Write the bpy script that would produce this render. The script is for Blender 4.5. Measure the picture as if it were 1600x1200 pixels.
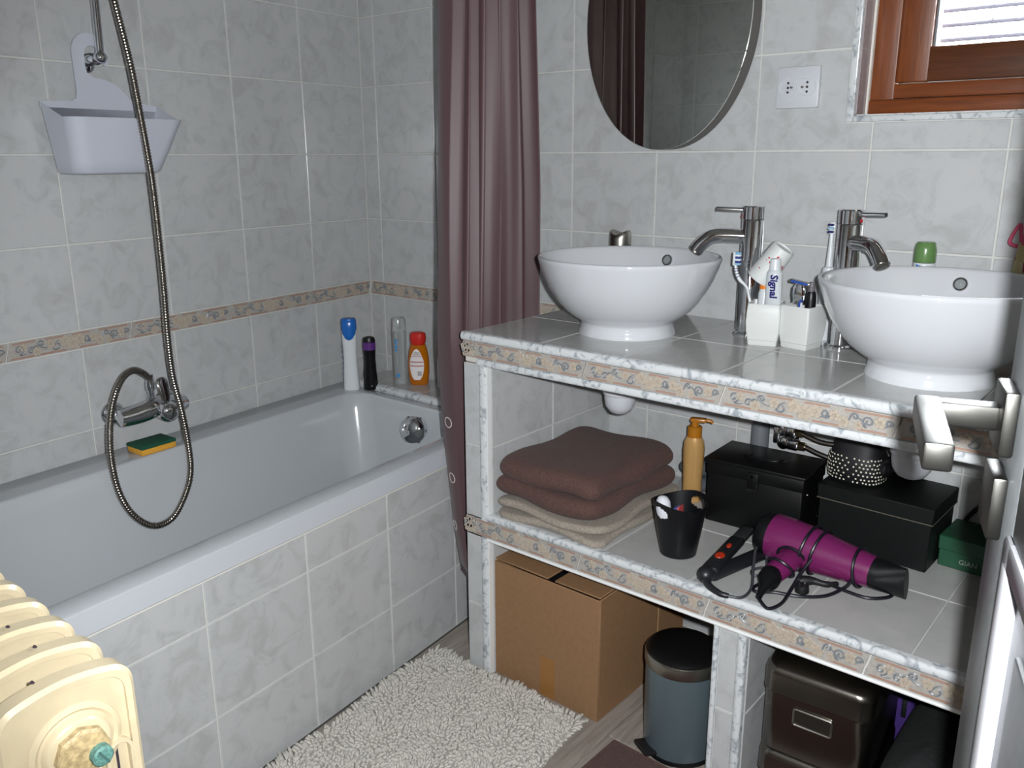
import bpy, bmesh, math, random
from mathutils import Vector, Matrix
random.seed(7)
PI = math.pi
sc = bpy.context.scene
COL = sc.collection
for o in list(bpy.data.objects): bpy.data.objects.remove(o, do_unlink=True)

# ------------------------------------------------------------------ camera
CAM = Vector((2.1934, -1.8866, 1.2318)); FPX = 1339.2
yaw, pit, rol = -0.6970, -0.2603, -0.00495
fw = Vector((math.sin(yaw)*math.cos(pit), math.cos(yaw)*math.cos(pit), math.sin(pit)))
rt = Vector((math.cos(yaw), -math.sin(yaw), 0)); up = rt.cross(fw)
r2 = rt*math.cos(rol)+up*math.sin(rol); u2 = -rt*math.sin(rol)+up*math.cos(rol)
cd = bpy.data.cameras.new('camera'); cam = bpy.data.objects.new('camera', cd); COL.objects.link(cam)
cam.matrix_world = Matrix(((r2.x,u2.x,-fw.x,CAM.x),(r2.y,u2.y,-fw.y,CAM.y),(r2.z,u2.z,-fw.z,CAM.z),(0,0,0,1)))
cd.sensor_fit = 'HORIZONTAL'; cd.sensor_width = 36.0; cd.lens = FPX*36.0/1600.0
cd.clip_start = 0.02
sc.camera = cam

# ------------------------------------------------------------------ world: overcast daylight outside the window
w = bpy.data.worlds.new('world'); sc.world = w; w.use_nodes = True
wt = w.node_tree; wg = wt.nodes.new('ShaderNodeTexCoord'); wsx = wt.nodes.new('ShaderNodeSeparateXYZ'); wr = wt.nodes.new('ShaderNodeValToRGB')
wt.links.new(wg.outputs['Generated'], wsx.inputs[0]); wt.links.new(wsx.outputs['Z'], wr.inputs[0]); wt.links.new(wr.outputs[0], wt.nodes['Background'].inputs[0])
wr.color_ramp.elements[0].position = .0; wr.color_ramp.elements[0].color = (.42, .41, .38, 1)      # ground below the horizon
wr.color_ramp.elements[1].position = .02; wr.color_ramp.elements[1].color = (.90, .95, 1.0, 1)     # even overcast sky
w.node_tree.nodes['Background'].inputs[1].default_value = 75.0

# ------------------------------------------------------------------ the camera's flash, a hand's breadth from the lens
fl = bpy.data.lights.new('camera_flash', 'SPOT'); fl.energy = 134.0; fl.spot_size = math.radians(92); fl.spot_blend = 0.62; fl.shadow_soft_size = 0.012; fl.color = (0.955, 0.98, 1.0)
flo = bpy.data.objects.new('camera_flash', fl); COL.objects.link(flo)
flo.matrix_world = cam.matrix_world.copy(); flo.location = CAM + r2*0.045 + u2*0.022 + fw*0.02

sc.view_settings.view_transform = 'Standard'
try: sc.view_settings.look = 'None'
except Exception: pass
sc.view_settings.gamma = 1.0; sc.view_settings.use_curve_mapping = False
sc.view_settings.exposure = 0.0

# ------------------------------------------------------------------ frames
SK = math.radians(6.151)           # the bath wall is not square to the wall behind the basins
E1 = Vector((math.cos(SK), math.sin(SK), 0)); E2 = Vector((math.sin(SK), -math.cos(SK), 0))
def LW(off, along, z=0.0): return E1*off + E2*along + Vector((0,0,z))

# ------------------------------------------------------------------ materials
MATS = {}
def lin(h):
    h = h.lstrip('#'); c = [int(h[i:i+2],16)/255 for i in (0,2,4)]
    return tuple((x/12.92 if x <= .04045 else ((x+.055)/1.055)**2.4) for x in c)+(1,)
def mat(name, col, rough=.5, metal=0, spec=.5, noise=0, nscale=20, bump=0, bscale=200, coat=0, trans=0, col2=None, sheen=0, alpha=1, coord='world', rvar=0):
    if name in MATS: return MATS[name]
    m = bpy.data.materials.new(name); m.use_nodes = True; nt = m.node_tree; b = nt.nodes['Principled BSDF']
    c = lin(col) if isinstance(col, str) else col
    b.inputs['Base Color'].default_value = c; b.inputs['Roughness'].default_value = rough
    b.inputs['Metallic'].default_value = metal; b.inputs['Specular IOR Level'].default_value = spec
    b.inputs['Coat Weight'].default_value = coat; b.inputs['Transmission Weight'].default_value = trans
    b.inputs['Coat Roughness'].default_value = .08
    if sheen: b.inputs['Sheen Weight'].default_value = sheen
    if alpha < 1: b.inputs['Alpha'].default_value = alpha
    geo = nt.nodes.new('ShaderNodeNewGeometry'); tc = nt.nodes.new('ShaderNodeTexCoord')
    vec = geo.outputs['Position'] if coord == 'world' else tc.outputs['Object']
    if noise or col2:
        n = nt.nodes.new('ShaderNodeTexNoise'); n.inputs['Scale'].default_value = nscale; n.inputs['Detail'].default_value = 5
        nt.links.new(vec, n.inputs['Vector'])
        r = nt.nodes.new('ShaderNodeValToRGB'); nt.links.new(n.outputs['Fac'], r.inputs[0])
        c2 = lin(col2) if col2 else tuple(x*(1-noise) for x in c[:3])+(1,)
        r.color_ramp.elements[0].position = .38; r.color_ramp.elements[1].position = .62
        r.color_ramp.elements[0].color = c2; r.color_ramp.elements[1].color = c
        nt.links.new(r.outputs[0], b.inputs['Base Color'])
    if bump:
        n = nt.nodes.new('ShaderNodeTexNoise'); n.inputs['Scale'].default_value = bscale; n.inputs['Detail'].default_value = 4
        nt.links.new(vec, n.inputs['Vector'])
        bp = nt.nodes.new('ShaderNodeBump'); bp.inputs['Strength'].default_value = bump; bp.inputs['Distance'].default_value = .004 if bscale < 200 else (.0016 if bscale < 300 else .0009)
        nt.links.new(n.outputs['Fac'], bp.inputs['Height']); nt.links.new(bp.outputs[0], b.inputs['Normal'])
    MATS[name] = m; return m

def mat_tile(name, base, dark, warm, rough=.2):
    m = bpy.data.materials.new(name); m.use_nodes = True; nt = m.node_tree; b = nt.nodes['Principled BSDF']
    geo = nt.nodes.new('ShaderNodeNewGeometry'); oi = nt.nodes.new('ShaderNodeObjectInfo')
    sc_ = nt.nodes.new('ShaderNodeVectorMath'); sc_.operation = 'SCALE'; sc_.inputs[0].default_value = (3.1, 7.7, 5.3)
    nt.links.new(oi.outputs['Random'], sc_.inputs['Scale'])
    ad = nt.nodes.new('ShaderNodeVectorMath'); ad.operation = 'ADD'
    nt.links.new(geo.outputs['Position'], ad.inputs[0]); nt.links.new(sc_.outputs[0], ad.inputs[1])
    n = nt.nodes.new('ShaderNodeTexNoise'); n.inputs['Scale'].default_value = 17; n.inputs['Detail'].default_value = 8; n.inputs['Roughness'].default_value = .62; n.inputs['Distortion'].default_value = .9
    nt.links.new(ad.outputs[0], n.inputs['Vector'])
    r = nt.nodes.new('ShaderNodeValToRGB'); nt.links.new(n.outputs['Fac'], r.inputs[0]); e = r.color_ramp.elements
    e[0].position = .33; e[0].color = lin(dark); e[1].position = .52; e[1].color = lin(base)
    x = e.new(.72); x.color = lin(warm)
    nt.links.new(r.outputs[0], b.inputs['Base Color'])
    b.inputs['Roughness'].default_value = rough; b.inputs['Specular IOR Level'].default_value = .5
    n2 = nt.nodes.new('ShaderNodeTexNoise'); n2.inputs['Scale'].default_value = 16; nt.links.new(ad.outputs[0], n2.inputs['Vector'])
    bp = nt.nodes.new('ShaderNodeBump'); bp.inputs['Strength'].default_value = .12; bp.inputs['Distance'].default_value = .004
    nt.links.new(n2.outputs['Fac'], bp.inputs['Height']); nt.links.new(bp.outputs[0], b.inputs['Normal'])
    MATS[name] = m; return m
def mat_marble(name, base='#CDD0D2', vein='#989FA5'):
    m = bpy.data.materials.new(name); m.use_nodes = True; nt = m.node_tree; b = nt.nodes['Principled BSDF']
    geo = nt.nodes.new('ShaderNodeNewGeometry')
    n = nt.nodes.new('ShaderNodeTexNoise'); n.inputs['Scale'].default_value = 42; n.inputs['Detail'].default_value = 6; n.inputs['Distortion'].default_value = 1.6
    nt.links.new(geo.outputs['Position'], n.inputs['Vector'])
    r = nt.nodes.new('ShaderNodeValToRGB'); nt.links.new(n.outputs['Fac'], r.inputs[0]); e = r.color_ramp.elements
    e[0].position = .35; e[0].color = lin(vein); e[1].position = .50; e[1].color = lin(base)
    nt.links.new(r.outputs[0], b.inputs['Base Color']); b.inputs['Roughness'].default_value = .22
    MATS[name] = m; return m
def mat_wood(name, c1, c2, rough, scale=(3, 3, 30), coord='world', vert=False):
    m = bpy.data.materials.new(name); m.use_nodes = True; nt = m.node_tree; b = nt.nodes['Principled BSDF']
    geo = nt.nodes.new('ShaderNodeNewGeometry'); mp = nt.nodes.new('ShaderNodeMapping'); mp.inputs['Scale'].default_value = scale
    oi = nt.nodes.new('ShaderNodeObjectInfo'); cb = nt.nodes.new('ShaderNodeVectorMath'); cb.operation = 'SCALE'; cb.inputs[0].default_value = (3, 4, 5)
    nt.links.new(oi.outputs['Random'], cb.inputs['Scale']); nt.links.new(cb.outputs[0], mp.inputs['Location'])
    nt.links.new(geo.outputs['Position'], mp.inputs['Vector'])
    n = nt.nodes.new('ShaderNodeTexNoise'); n.inputs['Scale'].default_value = 4; n.inputs['Detail'].default_value = 8; n.inputs['Distortion'].default_value = .6
    nt.links.new(mp.outputs[0], n.inputs['Vector'])
    r = nt.nodes.new('ShaderNodeValToRGB'); nt.links.new(n.outputs['Fac'], r.inputs[0]); e = r.color_ramp.elements
    e[0].position = .3; e[0].color = lin(c2); e[1].position = .7; e[1].color = lin(c1)
    nt.links.new(r.outputs[0], b.inputs['Base Color']); b.inputs['Roughness'].default_value = rough
    bp = nt.nodes.new('ShaderNodeBump'); bp.inputs['Strength'].default_value = .15; bp.inputs['Distance'].default_value = .002
    nt.links.new(n.outputs['Fac'], bp.inputs['Height']); nt.links.new(bp.outputs[0], b.inputs['Normal'])
    MATS[name] = m; return m
TILE = mat_tile('wall_tile_glaze', '#B9BBBC', '#ADADAD', '#BCBBBB')
CTILE = mat_tile('counter_tile_glaze', '#B4B4B2', '#AEAEAD', '#B7B6B4', .12)
MARBLE = mat_marble('marble_trim')
GROUT = mat('pale_grout', '#CCCCC8', .8, noise=.06, nscale=60, bump=.2)
PLASTER = mat('white_plaster', '#C5C3BC', .85, bump=.1, bscale=60)
CORR_DARK = mat_wood('corridor_bounce_absorber', '#7A5638', '#5E3F26', .5, (3, 30, 30))  # invented dark brown for the unseen corridor walls, soaks up bounced flash
WHITE = mat('white_ceramic', '#C4C6CA', .08, coat=.4)
ACRYL = mat('white_tub_enamel', '#B9BDC1', .16, coat=.3)
TUBLIP = mat('tub_lip_enamel', '#C2C6CC', .25)
CHROME = mat('chrome', '#DFE0E3', .06, 1)
SATIN = mat('satin_steel', '#A8A59E', .3, 1)
HOSE = mat('steel_hose', '#9B948C', .2, 1)
WPLAST = mat('white_plastic', '#C4C6CC', .35)
BLACKP = mat('black_plastic', '#0E0F12', .38, spec=.4)
BLACKM = mat('matte_black', '#101214', .55)
CURT = mat('mauve_curtain_fabric', '#573F43', .5, noise=.06, nscale=400, sheen=.12)
PRINT = mat('white_print', '#D9CFCF', .6)
BROWNT = mat('brown_terry', '#5C423C', .95, noise=.3, nscale=260, bump=.9, bscale=240, sheen=.05)
BEIGET = mat('beige_terry', '#9E9488', .95, noise=.25, nscale=260, bump=.9, bscale=240, sheen=.05)
GREYT = mat('grey_terry', '#55585C', .95, noise=.25, nscale=330, bump=.8, bscale=520)
CARD = mat('cardboard', '#8C6A4A', .8, noise=.08, nscale=90)
CARDIN = mat('cardboard_edge', '#B79468', .85)
TAPE = mat('packing_tape', '#94693B', .3)
RADI = mat('cream_radiator_paint', '#C4B596', .3, noise=.07, nscale=35, bump=.06, bscale=90, coat=.2)
GREYPAINT = mat('bin_grey_paint', '#4B575C', .32, coat=.3)
LISTEL = mat('listel_ground', '#ABA6A0', .3, noise=.14, nscale=160)
SCROLL = mat('listel_scroll_blue', '#7C8084', .35)
FLOWER = mat('listel_flower_cream', '#B3A798', .35, noise=.1, nscale=260)
TERRA = mat('listel_terracotta', '#A28475', .35)
WOODW = mat_wood('window_varnished_wood', '#7C4016', '#64300E', .42, (2.5, 30, 30))
WOODV = mat_wood('window_varnished_wood_upright', '#7C4016', '#64300E', .42, (30, 30, 2.5))
FLOORW = mat_wood('grey_oak_laminate', '#9E958D', '#80776F', .45, (22, 2.2, 22))
DOORP = mat('door_brushed_paint', '#7E8284', .4, noise=.12, nscale=90)
DOORW = mat('door_white_moulding', '#B9B9BE', .3)

# ------------------------------------------------------------------ mesh helpers
class G:
    def __init__(s): s.v = []; s.f = []; s.mi = []; s.m = 0
    def add(s, vs, fs, M=None):
        k = len(s.v)
        for p in vs: s.v.append(tuple(M @ Vector(p)) if M is not None else tuple(p))
        for f in fs: s.f.append(tuple(i+k for i in f)); s.mi.append(s.m)
        return s
    def box(s, x0, x1, y0, y1, z0, z1, M=None):
        v = [(x0,y0,z0),(x1,y0,z0),(x1,y1,z0),(x0,y1,z0),(x0,y0,z1),(x1,y0,z1),(x1,y1,z1),(x0,y1,z1)]
        return s.add(v, [(0,3,2,1),(4,5,6,7),(0,1,5,4),(1,2,6,5),(2,3,7,6),(3,0,4,7)], M)
    def rbox(s, x0, x1, y0, y1, z0, z1, r=.005, seg=2, M=None):
        bm = bmesh.new(); bmesh.ops.create_cube(bm, size=1)
        for q in bm.verts: q.co = Vector(((x0+x1)/2+q.co.x*(x1-x0), (y0+y1)/2+q.co.y*(y1-y0), (z0+z1)/2+q.co.z*(z1-z0)))
        bmesh.ops.bevel(bm, geom=list(bm.edges), offset=min(r, .49*min(x1-x0,y1-y0,z1-z0)), segments=seg, profile=.5, affect='EDGES')
        return s.bm(bm, M)
    def bm(s, bm, M=None):
        bm.verts.index_update()
        s.add([tuple(q.co) for q in bm.verts], [tuple(q.index for q in f.verts) for f in bm.faces], M); bm.free(); return s
    def prism(s, pts, t, M=None, z0=0):      # polygon in xy, extruded along z from z0 to z0+t
        n = len(pts); v = [(x,y,z0) for x,y in pts]+[(x,y,z0+t) for x,y in pts]
        return s.add(v, [tuple(range(n-1,-1,-1)), tuple(range(n,2*n))]+[(i,(i+1)%n,n+(i+1)%n,n+i) for i in range(n)], M)
    def lathe(s, prof, n=32, M=None, capb=True, capt=True, ell=1.0, a0=0):
        v = []; f = []; rows = len(prof)
        for r, z in prof:
            for i in range(n):
                a = a0+2*PI*i/n; v.append((r*math.cos(a), r*ell*math.sin(a), z))
        for j in range(rows-1):
            for i in range(n):
                k = (i+1) % n; f.append((j*n+i, j*n+k, (j+1)*n+k, (j+1)*n+i))
        if capb: f.append(tuple(range(n-1,-1,-1)))
        if capt: f.append(tuple((rows-1)*n+i for i in range(n)))
        return s.add(v, f, M)
    def tube(s, pts, r, n=8, closed=False, caps=True, M=None, flat=1.0):
        P = [Vector(p) for p in pts]; m = len(P); v = []; f = []
        prev = None
        for i in range(m):
            if closed: t = P[(i+1) % m]-P[i-1]
            else: t = P[min(i+1,m-1)]-P[max(i-1,0)]
            t.normalize()
            if prev is None:
                a = Vector((0,0,1)) if abs(t.z) < .9 else Vector((1,0,0)); nn = a.cross(t).normalized()
            else:
                nn = (prev - t*prev.dot(t)); nn = nn.normalized() if nn.length > 1e-6 else Vector((1,0,0))
            prev = nn; b = t.cross(nn); rr = r[i] if isinstance(r, (list, tuple)) else r
            for j in range(n):
                a = 2*PI*j/n; v.append(tuple(P[i]+nn*rr*math.cos(a)+b*rr*flat*math.sin(a)))
        for i in range(m if closed else m-1):
            k = (i+1) % m
            for j in range(n):
                l = (j+1) % n; f.append((i*n+j, i*n+l, k*n+l, k*n+j))
        if caps and not closed: f.append(tuple(range(n-1,-1,-1))); f.append(tuple((m-1)*n+j for j in range(n)))
        return s.add(v, f, M)
    def loft(s, rings, capb=True, capt=True, M=None):
        n = len(rings[0]); v = [p for r in rings for p in r]; f = []
        for j in range(len(rings)-1):
            for i in range(n):
                k = (i+1) % n; f.append((j*n+i, j*n+k, (j+1)*n+k, (j+1)*n+i))
        if capb: f.append(tuple(range(n-1,-1,-1)))
        if capt: f.append(tuple((len(rings)-1)*n+i for i in range(n)))
        return s.add(v, f, M)
    def sphere(s, c, r, n=16, m=10, sc3=(1,1,1)):
        prof = [(r*math.sin(PI*i/m), -r*math.cos(PI*i/m)) for i in range(m+1)]; prof[0] = (1e-4, -r); prof[-1] = (1e-4, r)
        return s.lathe(prof, n, Matrix.Translation(c) @ Matrix.Diagonal((*sc3, 1)))
    def mesh(s, name, mats, smooth=True, ang=40):
        me = bpy.data.meshes.new(name); me.from_pydata(s.v, [], s.f)
        for m in (mats if isinstance(mats, (list, tuple)) else [mats]): me.materials.append(m)
        if any(s.mi): me.polygons.foreach_set('material_index', s.mi)
        bm = bmesh.new(); bm.from_mesh(me); bmesh.ops.recalc_face_normals(bm, faces=bm.faces)
        if smooth:
            for f in bm.faces: f.smooth = True
            lim = math.radians(ang)
            for e in bm.edges:
                if len(e.link_faces) == 2 and e.calc_face_angle(0) > lim: e.smooth = False
        bm.to_mesh(me); bm.free(); me.update(); return me
    def build(s, name, mats, parent=None, smooth=True, ang=40, loc=None, rz=0):
        return link(name, s.mesh(name, mats, smooth, ang), parent, loc, rz)
def link(name, data, parent=None, loc=None, rz=0):
    o = bpy.data.objects.new(name, data); COL.objects.link(o)
    if parent: o.parent = parent
    if loc is not None: o.location = loc
    if rz: o.rotation_euler = (0, 0, rz)
    return o
def thing(name, label, cat, loc=(0,0,0), rz=0, group=None):
    o = bpy.data.objects.new(name, None); COL.objects.link(o); o.location = loc; o.rotation_euler = (0,0,rz); o.empty_display_size = .05
    return tag(o, label, cat, group)
def tag(o, label, cat, group=None):
    o['label'] = label; o['category'] = cat
    if group: o['group'] = group
    return o
def struct(o, label=None):
    o['kind'] = 'structure'
    if label: o['label'] = label
    return o
def arc(cx, cy, r, a0, a1, n): return [(cx+r*math.cos(a0+(a1-a0)*i/n), cy+r*math.sin(a0+(a1-a0)*i/n)) for i in range(n+1)]
def rrect(x0, x1, y0, y1, r, n=5):
    return arc(x1-r,y1-r,r,0,PI/2,n)+arc(x0+r,y1-r,r,PI/2,PI,n)+arc(x0+r,y0+r,r,PI,1.5*PI,n)+arc(x1-r,y0+r,r,1.5*PI,2*PI,n)
def spline(P, k=8):
    P = [Vector(p) for p in P]; out = []
    for i in range(len(P)-1):
        a = P[max(i-1,0)]; b = P[i]; c = P[i+1]; d = P[min(i+2,len(P)-1)]
        for j in range(k):
            t = j/k; out.append(.5*((2*b)+(c-a)*t+(2*a-5*b+4*c-d)*t*t+(-a+3*b-3*c+d)*t**3))
    out.append(P[-1]); return out
RX90 = Matrix.Rotation(PI/2, 4, 'X')
def T(x, y, z): return Matrix.Translation((x, y, z))
def RZ(a): return Matrix.Rotation(a, 4, 'Z')
def RX(a): return Matrix.Rotation(a, 4, 'X')
def RY(a): return Matrix.Rotation(a, 4, 'Y')
def frame(org, xa, ya):        # matrix whose local x,y,z are xa, ya, xa x ya
    xa = Vector(xa).normalized(); za = xa.cross(Vector(ya)).normalized(); ya = za.cross(xa); o = Vector(org)
    return Matrix(((xa.x,ya.x,za.x,o.x),(xa.y,ya.y,za.y,o.y),(xa.z,ya.z,za.z,o.z),(0,0,0,1)))
def zto(a, b):                 # matrix: local z runs from a towards b
    a = Vector(a); d = (Vector(b)-a).normalized(); h = Vector((0,0,1)) if abs(d.z) < .95 else Vector((1,0,0))
    x = h.cross(d).normalized(); y = d.cross(x)
    return Matrix(((x.x,y.x,d.x,a.x),(x.y,y.y,d.y,a.y),(x.z,y.z,d.z,a.z),(0,0,0,1)))
def text_mesh(name, body, size, m, parent, M, ext=.0003, bold=0):
    cu = bpy.data.curves.new(name, 'FONT'); cu.body = body; cu.size = size; cu.extrude = ext; cu.align_x = 'CENTER'; cu.align_y = 'CENTER'; cu.offset = bold
    cu.resolution_u = 3
    to = bpy.data.objects.new('tmp', cu); COL.objects.link(to)
    dg = bpy.context.evaluated_depsgraph_get(); me = bpy.data.meshes.new_from_object(to.evaluated_get(dg))
    bpy.data.objects.remove(to, do_unlink=True); me.name = name
    me.materials.clear(); me.materials.append(m)
    o = link(name, me, parent); o.matrix_local = M; return o

# ------------------------------------------------------------------ tiles
TW, TH, GR, TT = .253, .203, .0042, .006
TCACHE = {}
def tile_mesh(w, h, m=TILE, t=TT):
    k = (round(w,4), round(h,4), m.name, t)
    if k not in TCACHE:
        b = .0011; g = G()
        x, y = w/2, h/2
        v = [(-x,0,-y),(x,0,-y),(x,0,y),(-x,0,y),(-x,-(t-b),-y),(x,-(t-b),-y),(x,-(t-b),y),(-x,-(t-b),y),(-x+b,-t,-y+b),(x-b,-t,-y+b),(x-b,-t,y-b),(-x+b,-t,y-b)]
        g.add(v, [(8,9,10,11),(4,5,9,8),(5,6,10,9),(6,7,11,10),(7,4,8,11),(0,1,5,4),(1,2,6,5),(2,3,7,6),(3,0,4,7)])
        TCACHE[k] = g.mesh('tile', m, smooth=False)
    return TCACHE[k]
def put_tile(parent, x0, x1, z0, z1, M, m=TILE):
    # rectangle on the plane of M: local x, local z; tile face at local y = 0 (towards -y)
    w, h = x1-x0-GR, z1-z0-GR
    if w < .006 or h < .006: return
    o = link('tile', tile_mesh(w, h, m), parent); o.matrix_local = M @ T((x0+x1)/2, TT, (z0+z1)/2)
    return o
def tile_field(parent, xs, zs, M, hole=None, m=TILE):
    for i in range(len(xs)-1):
        for j in range(len(zs)-1):
            a, b, c, d = xs[i], xs[i+1], zs[j], zs[j+1]
            if hole:
                p, q, r, s = hole
                ix = min(b,q)-max(a,p); iz = min(d,s)-max(c,r)
                if ix > .002 and iz > .002:
                    if p <= a+.002 and q >= b-.002:
                        if r > c: put_tile(parent, a, b, c, r, M, m)
                        if s < d: put_tile(parent, a, b, s, d, M, m)
                        continue
                    if r <= c+.002 and s >= d-.002:
                        if p > a: put_tile(parent, a, p, c, d, M, m)
                        if q < b: put_tile(parent, q, b, c, d, M, m)
                        continue
                    # L-shaped cut tile
                    e = GR/2; A, B, C, D = a+e, b-e, c+e, d-e
                    lx, rx = p > a, q < b; bz, tz = r > c, s < d
                    if lx and bz: pts = [(A,C),(B,C),(B,r-e),(p-e,r-e),(p-e,D),(A,D)]
                    elif rx and bz: pts = [(A,C),(B,C),(B,D),(q+e,D),(q+e,r-e),(A,r-e)]
                    elif lx and tz: pts = [(A,C),(p-e,C),(p-e,s+e),(B,s+e),(B,D),(A,D)]
                    else: pts = [(q+e,C),(B,C),(B,D),(A,D),(A,s+e),(q+e,s+e)]
                    g = G().prism(pts, TT, RX90)
                    o = g.build('tile', m, parent, smooth=False); o.matrix_local = M @ T(0, TT, 0)
                    continue
            put_tile(parent, a, b, c, d, M, m)

# listel pieces: long patterned strip with slanted ends, raised scrolls, flowers and terracotta lines
LCACHE = {}
def listel_mesh(L, H, el=1, er=1):
    k = (round(L,3), round(H,3), el, er)
    if k in LCACHE: return LCACHE[k]
    s = .010; hw, hh = L/2, H/2
    sl, sr = s*el, s*er
    base = [(-hw-sl/2+.0015,-hh),(hw-sr/2-.0015,-hh),(hw-sr/4-.0015,-hh*.35),(hw+sr/4-.0015,hh*.35),(hw+sr/2-.0015,hh),(-hw+sl/2+.0015,hh),(-hw+sl/4+.0015,hh*.35),(-hw-sl/4+.0015,-hh*.35)]
    b = G().prism(base, .005, RX90).mesh('listel', LISTEL, False)
    # terracotta border lines
    g = G()
    for a0, a1, y in ((-.46,-.29,.40),(-.22,-.07,.40),(.0,.14,.40),(.22,.47,.40),(-.48,-.3,-.40),(-.27,-.06,-.40),(.05,.2,-.40),(.3,.45,-.40)):
        g.box(a0*L, a1*L, -.0062, -.004, (y-.045)*H, (y+.045)*H)
    br = g.mesh('border_line', TERRA, False)
    # scrolls
    g = G()
    def spir(cx, cy, r, turns, a0, sgn, tail):
        pts = []
        n = 18
        for i in range(n+1):
            t = i/n; a = a0+sgn*turns*2*PI*t; rr = r*(1-.82*t); pts.append((cx+rr*math.cos(a), -.0056, cy+rr*math.sin(a)))
        p0 = Vector(pts[0]); p1 = Vector((cx+tail[0], -.0056, cy+tail[1])); pm = (p0+p1)/2+Vector((0,0,tail[2]))
        pre = [p1*(1-t)**2+pm*2*t*(1-t)+p0*t*t for t in (0,.2,.4,.6,.8)]
        g.tube(pre+pts, [.0008+.0011*min(1, i/4) for i in range(len(pre)+len(pts))], 5, flat=1)
    u = H
    spir(-.42*L, .05*u, .27*u, 1.4, 1.5*PI, 1, (.055*L, -.25*u, -.1*u))
    spir(-.33*L, -.1*u, .2*u, 1.1, .2*PI, 1, (.06*L, .12*u, .2*u))
    spir(-.25*L, .2*u, .18*u, 1.1, PI, -1, (.05*L, -.28*u, -.2*u))
    spir(-.13*L, -.02*u, .31*u, .55, 1.2*PI, 1, (.02*L, .22*u, .2*u))
    spir(.12*L, .05*u, .25*u, 1.2, 0, -1, (-.06*L, -.2*u, -.15*u))
    spir(.28*L, .16*u, .18*u, 1.1, PI, -1, (-.04*L, -.35*u, 0))
    spir(.35*L, .0, .28*u, 1.4, 1.4*PI, -1, (-.07*L, .1*u, .3*u))
    spir(.455*L, .05*u, .18*u, 1.1, 0, 1, (-.03*L, -.2*u, 0))
    scr = g.mesh('scroll', SCROLL)
    g = G()
    def flow(cx, cy, r):
        dz_ = .0001+.00031*(int(abs(cx)*1e4) % 4)
        for i in range(5):
            a = 2*PI*i/5+.3; x, y = cx+r*.62*math.cos(a), cy+r*.62*math.sin(a)
            g.lathe([(r*.45,0),(r*.36,.0011+.00017*i)], 8, T(x, -.0048-dz_, y) @ RX90)
        g.lathe([(r*.25,0),(r*.18,.0026)], 6, T(cx, -.0048-dz_, cy) @ RX90)
    for cx, cy, r in ((-.385,.14,.24),(-.29,-.2,.26),(-.175,.1,.26),(-.06,.1,.34),(.0,-.1,.38),(.06,.06,.34),(.17,.04,.28),(.22,-.18,.28),(.41,.05,.28),(.30,-.22,.2)):
        flow(cx*L, cy*u, r*u)
    flw = g.mesh('flower', FLOWER, False)
    LCACHE[k] = (b, br, scr, flw); return LCACHE[k]
def put_listel(parent, x0, x1, z0, z1, M, el=1, er=1):
    ms = listel_mesh(x1-x0, z1-z0, el, er)
    o = link('listel', ms[0], parent); o.matrix_local = M @ T((x0+x1)/2, .005, (z0+z1)/2)
    for nm, me in zip(('border_line', 'scroll', 'flower'), ms[1:]):
        c = link(nm, me, o); c['kind'] = 'stuff'
    return o

# ================================================================== SETTING
ZC = 1.2387
RH = 2.44
zs_up = [ZC+TH*k for k in range(-2, 6)]+[RH]
zs_dn = [0, ZC-2*TH-.0448-3*TH, ZC-2*TH-.0448-2*TH, ZC-2*TH-.0448-TH, ZC-2*TH-.0448]
BZ0, BZ1 = ZC-2*TH-.0448, ZC-2*TH
XR = 2.42; YF = -1.72
WIN = (1.544, 2.20, 1.308, 2.05)         # window opening in the back wall
# floor: base and planks
fo = struct(G().box(-.1, 2.6, -3.3, .2, -.06, -.004).build('floor', mat('floor_joint', '#5E564F', .8), smooth=False), 'pale grey oak laminate floor')
px = 1.31-.19*8
while px < 2.6:
    if px > .4:
        for a, b in ((-.51, .0), (-1.72, -.51), (-3.3, -1.72)):
            off = .0 if abs(px-1.31) < .001 else -.37
            a2, b2 = (a+off if a > -3 else a), (b+off if b < 0 else b)
            G().rbox(px+.0008, px+.19-.0008, a2+.0008, b2-.0008, -.012, 0, .0012, 1).build('plank', FLOORW, fo, smooth=False)
    px += .19
struct(G().box(-.1, 2.6, -3.3, .2, RH, RH+.06).build('ceiling', PLASTER, smooth=False), 'plain white ceiling')
# back wall (behind basins), with the window opening
g = G(); s0 = .0025; D = .28
for x0, x1, z0, z1 in ((-.2, WIN[0], -.05, RH), (WIN[0], WIN[1], -.05, WIN[2]), (WIN[0], WIN[1], WIN[3], RH), (WIN[1], 2.6, -.05, RH)):
    g.box(x0, x1, s0, D, z0, z1)
wb = struct(g.build('wall_back', GROUT, smooth=False), 'pale grey tiled wall behind the basins')
xs = [.0]+[.0662+TW*k for k in range(0, 10)]; xs = [x for x in xs if x < XR]+[XR]
I4 = Matrix.Identity(4)
hole = (WIN[0]-.015, WIN[1]+.015, WIN[2]-.012, WIN[3]+.015)
tile_field(wb, xs, zs_up, I4, hole)
tile_field(wb, xs, zs_dn, I4)
x = .277-.303
while x < 1.0:
    a, b = max(x, .004), x+.303
    put_listel(wb, a, b, BZ0+.0015, BZ1-.0015, I4); x += .303
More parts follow.
